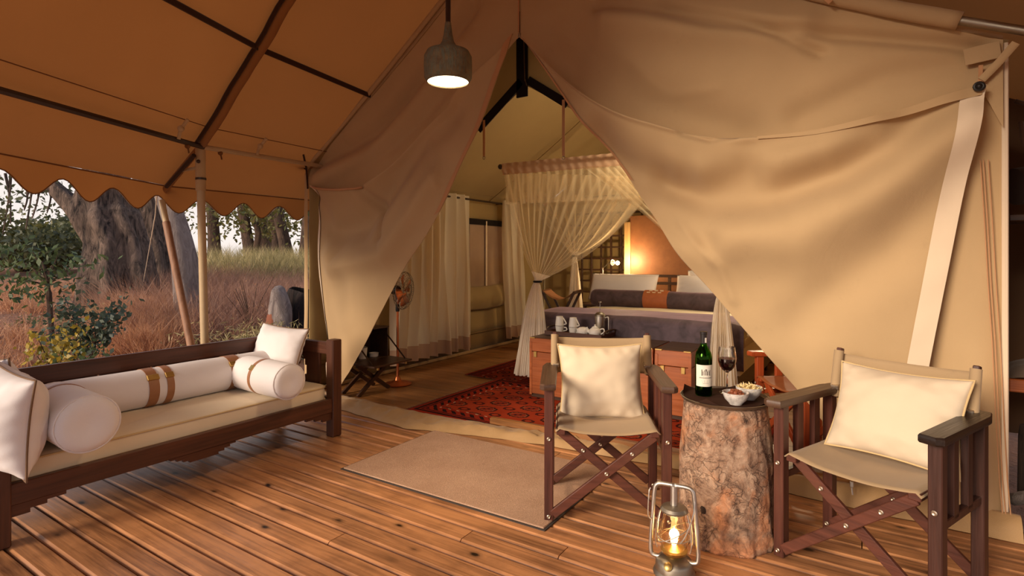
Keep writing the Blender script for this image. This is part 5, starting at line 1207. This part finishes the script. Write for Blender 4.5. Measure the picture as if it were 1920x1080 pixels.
lt_ = thing('lattice_screen', 'dark wooden lattice screen behind the bedside lamp', 'screen', (-3.05, 7.30, 0))
for i in range(9): MB().box((-.60 + i * .15, 0, .93), (.026, .024, 1.86), .002).build('upright', M['dkwood'], lt_)
for k in range(12): MB().box((0, .004, .08 + k * .16), (1.26, .028, .024), .002).build('crossbar', M['dkwood'], lt_)
# bedside lamp clipped to the headboard end
bl = thing('reading_lamp', 'lit adjustable reading lamp above the left bed pillow', 'lamp', (*on_y(1132, 522, 6.70)[:2], .622))
MB().lathe([(1e-4, 0), (.06, 0), (.058, .012), (.01, .018), (1e-4, .02)], 20).build('foot', M['steel'], bl)
nt_ = thing('bedside_table', 'small dark bedside table holding the reading lamp, left of the bed head', 'table', (bl.location.x - .06, 6.70, 0))
MB().box((0, 0, .605), (.34, .36, .03), .004).build('table_top', M['dkwood'], nt_)
for sx in (-1, 1):
    for sy in (-1, 1): MB().box((sx * .14, sy * .15, .295), (.035, .035, .59), .003).build('leg', M['dkwood'], nt_)
p1 = on_y(1130, 503, 6.70) - bl.location; p2 = on_y(1143, 492, 6.64) - bl.location; p3 = on_y(1158, 493, 6.58) - bl.location
b = MB(); b.tube([V((0, 0, .01)), p1], .007, 8); b.ball(p1, .012, 8); b.build('stem', M['steel'], bl)
b = MB(); b.tube([p1, p2], .006, 8); b.ball(p2, .010, 8); b.build('arm', M['steel'], bl)
b = MB(); b.lathe([(.012, 0), (.02, .015), (.036, .055), (.034, .055), (.018, .016), (.010, .002)], 20, p2, (p3 - p2).to_track_quat('Z', 'X').to_matrix()); b.build('shade', M['steel'], bl, 60)
b = MB(); b.ball(p3, .026, 10); b.build('bulb', glow('reading_bulb', (1., .78, .42), 40), bl, 180)
lw_ = thing('luggage_stool', 'dark folding sling stool beside the bed, seen under the gathered net', 'stool', (-3.12, 5.95, 0), .2)
for s in (-1, 1):
    for y in (-.16, .16):
        MB().bar((s * .2, y + .012 * s, .0), (-s * .2, y + .012 * s, .82), .028, .028, .003, (0, 1, 0)).build('leg', M['dkwood'], lw_)
    MB().bar((s * .2, -.18, .81), (s * .2, .18, .81), .03, .03).build('top_rail', M['dkwood'], lw_)
MB().grid(14, 8, lambda u, v: (lerp(-.2, .2, u), lerp(-.16, .16, v), .83 - .11 * math.sin(PI * u))).build('sling', M['leather'], lw_, 180, solid=.004)

# ================================================================== BED NET
YN = 4.52
nr = thing('net_rail', 'dark rail with a gathered sleeve that carries the bed net', 'rail', (-1.95, YN, 2.105))
MB().tube([(-1.10, 0, .012), (1.75, 0, -.03)], .016, 10).build('rail', M['rail'], nr); b = MB(); b.ball((-1.10, 0, .012), .026, 9); b.build('finial', M['rail'], nr)
def pleat(n_, a): return lambda u, v: a * math.sin(u * n_ * 2 * PI + 2 * nz(u * 6, v * 2)) + a * .5 * nz(u * n_ * 2.4, v * 3)
pf = pleat(30, .010)
MB().grid(200, 5, lambda u, v: (lerp(-1.06, 1.6, u), (-.040 if v > .3 else -.02) + pf(u, v) * .8, lerp(-.075, .035, v) - .03 * u)).build('sleeve', M['sheer_hem'], nr, 180)
def drape(name, lab, top0, top1, tie, bot0, bot1, npl, amp, zt, zb, sagc=0., grp='sheer bed net drapes', n=(170, 60), y=YN, depth=.06, tiew=.035, kexp=.7, tt=.55):
    top0, top1, tie, bot0, bot1 = [V(p) for p in (top0, top1, tie, bot0, bot1)]
    def f(u, v):
        if v < tt:
            k = v / tt; a = top0.lerp(top1, u); t_ = tie + V(((u - .5) * tiew, 0, 0))
            p = a.lerp(t_, k); sg = sagc * math.sin(PI * k) ; p.z -= sg * (u if top1.x > top0.x else 1 - u); p.x += (u - .5) * .10 * math.sin(PI * k)
            am = amp * (1 - .75 * k); wv = 1
        else:
            k = (v - tt) / (1 - tt); a = bot0.lerp(bot1, u); t_ = tie + V(((u - .5) * tiew, 0, 0)); kk = k ** kexp
            p = V((lerp(t_.x, a.x, kk), lerp(t_.y, a.y, k), lerp(t_.z, a.z, k))); am = amp * (.25 + 1.6 * k)
        ph_ = u * npl * 2 * PI + 5.5 * nz(u * 4, v * 1.1, npl); am *= .35 + 1.3 * abs(nz(u * 6, v * .8, 3. + npl)) * 2
        p.y += am * math.sin(ph_) - depth * (0 if v < tt else .4 * (1 - u)); p.x += am * .35 * math.cos(ph_)
        if v > .97: p.z += .02 * nz(u * 12, 5.)
        return p
    o = MB().grid(n[0], n[1], f).build(name, M['net'], None, 180, recalc=False); tag(o, lab, 'bed net', grp); o.data.materials.append(M['net2'])
    for i_, p_ in enumerate(o.data.polygons): p_.material_index = int((i_ // n[0]) / n[1] > tt - .06)
    b = MB(); b.tube([(tie.x + (tiew * .75 + .008) * math.cos(a), tie.y + .035 * math.sin(a), tie.z) for a in np.linspace(0, 2 * PI, 17)[:-1]], .010, 6, closed=True); b.build('tie_band', M['black_web'], o)
    return o, f
def n_(u, v, y=YN - .02): return on_y(u, v, y)
drape('net_drape', 'sheer cream net drape tied in at the left corner of the bed', n_(944, 324), n_(1242, 332), n_(1008, 528), n_(966, 700), n_(1034, 712), 15, .015, 2.1, .1, .10)
drape('net_drape', 'sheer cream net drape crossing to the right corner of the bed by the chests', n_(1400, 318, YN - .05), n_(1092, 312, YN - .05), n_(1352, 540, YN - .05), n_(1384, 745, YN - .05), n_(1326, 738, YN - .05), 15, .015, 2.1, .1, .06, kexp=.35)
drape('net_drape', 'pale net drape tied at the far left corner of the bed head', on_y(985, 360, 6.5), on_y(1210, 372, 6.5), on_y(1078, 480, 6.5), on_y(1062, 600, 6.5), on_y(1094, 600, 6.5), 8, .02, 1.9, .6, .08)
tag(MB().grid(120, 8, lambda u, v: (lerp(-3.06, -.35, u), 6.52 + .012 * math.sin(u * 130) * v, lerp(1.98, 1.80, v))).build('net_valance', M['net'], None, 180), 'straight sheer net band along the head end of the bed canopy', 'bed net')
nr2 = MB().tube([(-3.08, 6.52, 1.99), (-.35, 6.52, 1.99)], .013, 8).build('net_rail', M['rail']); tag(nr2, 'dark rear rail of the bed canopy at the bed head', 'rail')
MB().grid(120, 8, lambda u, v: (lerp(-1.05, 1.55, u), .01 + pf(u, v), lerp(-.05, -.36, v) - .03 * u)).build('net_band', M['net'], nr, 180)

# ================================================================== WINDOW CURTAINS
cr_ = thing('curtain_rod', 'dark curtain rod above the gauze window on the left tent wall', 'rod', (-4.20, 5.4, 1.945))
MB().tube([(0, -1.5, 0), (0, .90, 0)], .013, 10).build('rod', M['rail'], cr_); b = MB(); b.ball((0, .90, 0), .024, 8); b.ball((0, -1.5, 0), .024, 8); b.build('finial', M['rail'], cr_)
for y in (-1.2, .0, .84): MB().bar((-.085, y, 0), (0, y, 0), .012, .02).build('bracket', M['rail'], cr_)
def curtain(lab, y0, y1, b0, b1, npl, amp):
    def f(u, v, lo=0., hi=1.):
        v = lerp(lo, hi, v); y = lerp(lerp(b0, y0, v), lerp(b1, y1, v), u); a = amp * (1.3 - .6 * v) * (.5 + 2.0 * abs(nz(u * npl * .5, v * .5, 2.)))
        ph_ = u * npl * 2 * PI + 4.0 * nz(u * 4, v * .7, npl)
        return (-4.175 + a * math.sin(ph_) + .012 * nz(u * 9, v * 4) + .02 * (1 - v), y + a * .5 * math.cos(ph_), lerp(.10, 1.985, v) + .015 * nz(u * 8, 1.) * (1 - v))
    o = MB().grid(npl * 20, 40, lambda u, v: f(u, v, .085, 1)).build('window_curtain', M['sheer'], None, 180); tag(o, lab, 'curtain', 'window curtains')
    MB().grid(npl * 20, 5, lambda u, v: f(u, v, 0, .085)).build('hem_band', M['sheer_hem'], o, 180); return o
curtain('wide cream sheer curtain left of the gauze window, behind the fan', 4.15, 5.50, 4.10, 5.48, 8, .062)
curtain('narrow cream sheer curtain right of the gauze window, next to the bed net', 6.22, 6.64, 6.34, 6.80, 3, .058)

# ================================================================== FAN, BAR BOX
fan = thing('standing_fan', 'copper-coloured pedestal fan beside the left tent curtain', 'fan', (-3.83, 3.90, .004))
MB().lathe([(1e-4, 0), (.132, 0), (.135, .006), (.11, .016), (.06, .024), (.032, .04), (.022, .07), (1e-4, .07)], 40).build('base', M['copper'], fan)
MB().tube([(0, 0, .05), (0, 0, .82)], .012, 12).build('pole', M['copper'], fan); b = MB(); b.lathe([(.018, .70), (.02, .72), (.018, .76), (.013, .77)], 14); b.build('collar', M['black'], fan)
fn = V((RT[0] * .97 - FW[0] * .24, RT[1] * .97 - FW[1] * .24, -.06)).normalized(); Mf = fn.to_track_quat('Z', 'X').to_matrix(); hc = V((.02, .01, .905))
b = MB(); b.lathe([(1e-4, -.10), (.03, -.10), (.045, -.07), (.045, -.02), (.03, 0), (1e-4, 0)], 18, hc, Mf); b.bar((0, 0, .80), hc + fn * -.05, .02, .03); b.build('motor', M['black'], fan)
b = MB()
for k in range(30):
    a = 2 * PI * k / 30; ra = V((math.cos(a), math.sin(a), 0)); P_ = [ra * r + V((0, 0, z)) for r, z in ((.04, .0), (.12, -.012), (.17, .012), (.18, .04), (.17, .068), (.12, .09), (.03, .098))]
    b.tube([hc + Mf @ p for p in smooth_path(P_, 2)], .0018, 4, False)
for r, z in ((.181, .04), (.12, .09), (.06, .098), (.12, -.012)): b.tube([hc + Mf @ V((r * math.cos(a), r * math.sin(a), z)) for a in np.linspace(0, 2 * PI, 33)[:-1]], .003, 5, closed=True)
b.build('cage', M['tin'], fan)
for k in range(4):
    b = MB(); a0 = k * PI / 2 + .3
    b.grid(6, 4, lambda u, v: tuple(hc + Mf @ V(((.03 + .125 * u) * math.cos(a0 + (v - .5) * (1.1 - .2 * u)), (.03 + .125 * u) * math.sin(a0 + (v - .5) * (1.1 - .2 * u)), .04 + .03 * (v - .5))))); b.build('blade', M['copper'], fan, 180, solid=.002)
bb = thing('bar_box', 'dark folding camp bar box on crossed legs, its front leaf hinged down', 'bar box', (-3.94, 3.55, .004), PI / 2)
bw_, bd_, bz = .44, .26, .28
for s in (-1, 1):
    for y in (-.10, .10): MB().bar((s * .20, y - .06 + s * .012, .0), (-s * .19, y - .06 + s * .012, bz - .01), .036, .022, .002, (0, 1, 0)).build('leg', M['dkwood'], bb)
b = MB(); b.ball((0, -.125, .14), .014, 8); b.build('pivot_bolt', M['brass'], bb)
MB().box((0, 0, bz + .008), (bw_, bd_, .016), .002).build('floor_board', M['dkwood'], bb); MB().box((0, bd_ / 2 - .008, bz + .145), (bw_, .014, .28), .002).build('back_board', M['dkwood'], bb)
for s in (-1, 1): MB().box((s * (bw_ / 2 - .007), 0, bz + .145), (.014, bd_ - .02, .28), .002).build('side_board', M['dkwood'], bb)
MB().box((0, 0, bz + .29), (bw_, bd_, .014), .002).build('lid', M['dkwood'], bb)
MB().box((0, -bd_ / 2 - .14, bz + .006), (bw_ + .02, .28, .016), .002).build('drop_leaf', M['dkwood'], bb)
for s in (-1, 1):
    MB().bar((s * (bw_ / 2 - .02), -bd_ / 2 + .01, bz + .22), (s * (bw_ / 2 - .02), -bd_ / 2 - .22, bz + .018), .008, .014, .002).build('stay', M['rail'], bb)
    MB().box((s * .17, -bd_ / 2 - .26, bz - .012), (.02, .02, .03), .003).build('latch', M['brass'], bb)
def bb_pt(x, y, z=.0): a = PI / 2; return (-3.94 + x * math.cos(a) - y * math.sin(a), 3.55 + x * math.sin(a) + y * math.cos(a), .004 + bz + .0165 + z)
t = thing('ice_bucket', 'white tapered pot in the open bar box', 'pot', bb_pt(-.02, -.03)); MB().ring_lathe([(1e-4, 0), (.036, 0), (.046, .10), (.047, .102), (.043, .102), (.033, .006), (1e-4, .006)], 26).build('pot', M['ceram'], t, 60)
t = thing('cocktail_shaker', 'small metal flask with a pointed top behind the white pot in the bar box', 'flask', bb_pt(-.05, .07)); MB().lathe([(1e-4, 0), (.035, 0), (.038, .10), (.036, .13), (.02, .15), (.014, .165), (.014, .18), (1e-4, .186)], 24).build('flask', M['tin'], t, 60); MB().tube([(0, 0, .18), (0, 0, .205)], .006, 8).build('stopper', M['brass'], t)
t = thing('ashtray', 'low white dish at the right of the open bar box', 'dish', bb_pt(.12, -.03)); MB().ring_lathe([(1e-4, 0), (.04, 0), (.045, .03), (.047, .032), (.042, .032), (.037, .006), (1e-4, .006)], 26).build('dish', M['ceram'], t, 60)
t = thing('cup', 'white cup at the left of the bar box by the tent flap', 'cup', bb_pt(-.16, -.06)); MB().ring_lathe([(1e-4, 0), (.03, 0), (.037, .07), (.034, .07), (.027, .005), (1e-4, .005)], 24).build('cup', M['ceram'], t, 60); b = MB(); b.tube(smooth_path([(-.034, 0, .06), (-.056, 0, .055), (-.056, 0, .025), (-.031, 0, .018)], 5), .005, 7); b.build('handle', M['ceram'], t, 180)

# ================================================================== RED CHAIR INSIDE, STORAGE OUTSIDE RIGHT
c3_ = director_chair('armchair', 'red-brown wooden camp armchair inside the tent, behind the log table', (-.30, 3.92, .004), -.95, (M['redwood'], M['redwood']), M['redwood'], plain('rust_sling', c3(150, 84, 44), .6), ah=.60)
for s in (-1, 1): MB().bar((s * .24, .19, .55), (s * .23, .30, 1.02), .04, .045, .006, (0, 1, 0)).build('back_post', M['orange'] if 'orange' in M else wood('orange_post', c3(150, 84, 36), c3(222, 140, 76), 2), c3_)
MB().bar((-.24, .29, .98), (.24, .29, .98), .03, .06).build('back_rail', M['redwood'], c3_)
st_ = thing('storage_rack', 'rough red-brown timber shelf outside the right corner of the tent', 'shelf', (.98, 4.15, 0))
MB().box((0, 0, .55), (.70, .40, .07), .006).build('shelf_board', M['trunkwood'], st_); MB().box((-.06, -.10, .95), (.07, .07, 2.3), .01).build('upright', M['dkwood'], st_); MB().box((.3, .15, .95), (.07, .07, 2.3), .01).build('upright', M['dkwood'], st_); MB().box((0, 0, 1.45), (.7, .40, .04), .006).build('shelf_board', M['dkwood'], st_)
tag(MB().grid(20, 14, lambda u, v: (.98 + lerp(-.34, .32, u), 4.15 + lerp(-.19, .19, v), .587 + .10 * max(0, math.sin(PI * u) * math.sin(PI * v)) ** .4 + .02 * nz(u * 5, v * 5))).build('folded_tarp', M['canvas_dim'] if 'canvas_dim' in M else fabric('grey_tarp', c3(120, 104, 90), wr=1.), None, 180), 'crumpled grey tarpaulin lying on the timber shelf outside', 'tarpaulin')
t = thing('firewood_log', 'grey upright log under the timber shelf outside', 'log', (.78, 3.85, 0)); MB().lathe([(1e-3, 0), (.13, 0), (.125, .3), (.12, .36), (1e-3, .365)], 30, wob=lambda a, z: 1 + .06 * nz(math.cos(a) * 2, math.sin(a) * 2, z * 4)).build('log', M['bark_far'], t, 60)
b = MB(); b.tube(smooth_path([(.62, 3.72, .02), (.60, 3.60, .06), (.66, 3.50, .12), (.74, 3.62, .02)], 6), .03, 8); tag(b.build('bent_branch', M['bark_pale']), 'curved pale branch on the ground by the tent corner', 'branch')
b = MB(); b.tube([(.66, 4.0, 1.62), (1.3, 4.25, 1.70)], .10, 16); tag(b.build('rolled_canvas', M['web']), 'dark rolled canvas hung on the outside of the right tent wall', 'canvas roll')
b = MB(); b.tube(smooth_path([(.58, 3.5, 1.98), (.66, 3.5, 1.93), (.63, 3.5, 1.85), (.70, 3.52, 1.80), (.62, 3.5, 1.76), (.60, 3.5, 1.88)], 6), .010, 6); tag(b.build('rope_coil', M['web']), 'coiled dark rope hanging at the right tent corner', 'rope')
wr2 = MB().grid(20, 20, lambda u, v: (1.45 + .03 * nz(u * 5, v * 4), lerp(2.6, 6.0, u), lerp(0, 2.05, v))).build('wall_right', M['fly'], None, 180, solid=.004); tag(wr2, kind='structure')
wr3 = MB().grid(12, 14, lambda u, v: (lerp(.53, 1.5, u), 5.2 + .04 * nz(u * 5, v * 4), lerp(0, 2.6, v))).build('wall_right', fabric('sky_block_canvas', c3(110, 84, 62)), None, 180, solid=.004); tag(wr3, kind='structure')  # added dark canvas that shuts out the bright sky beside the tent
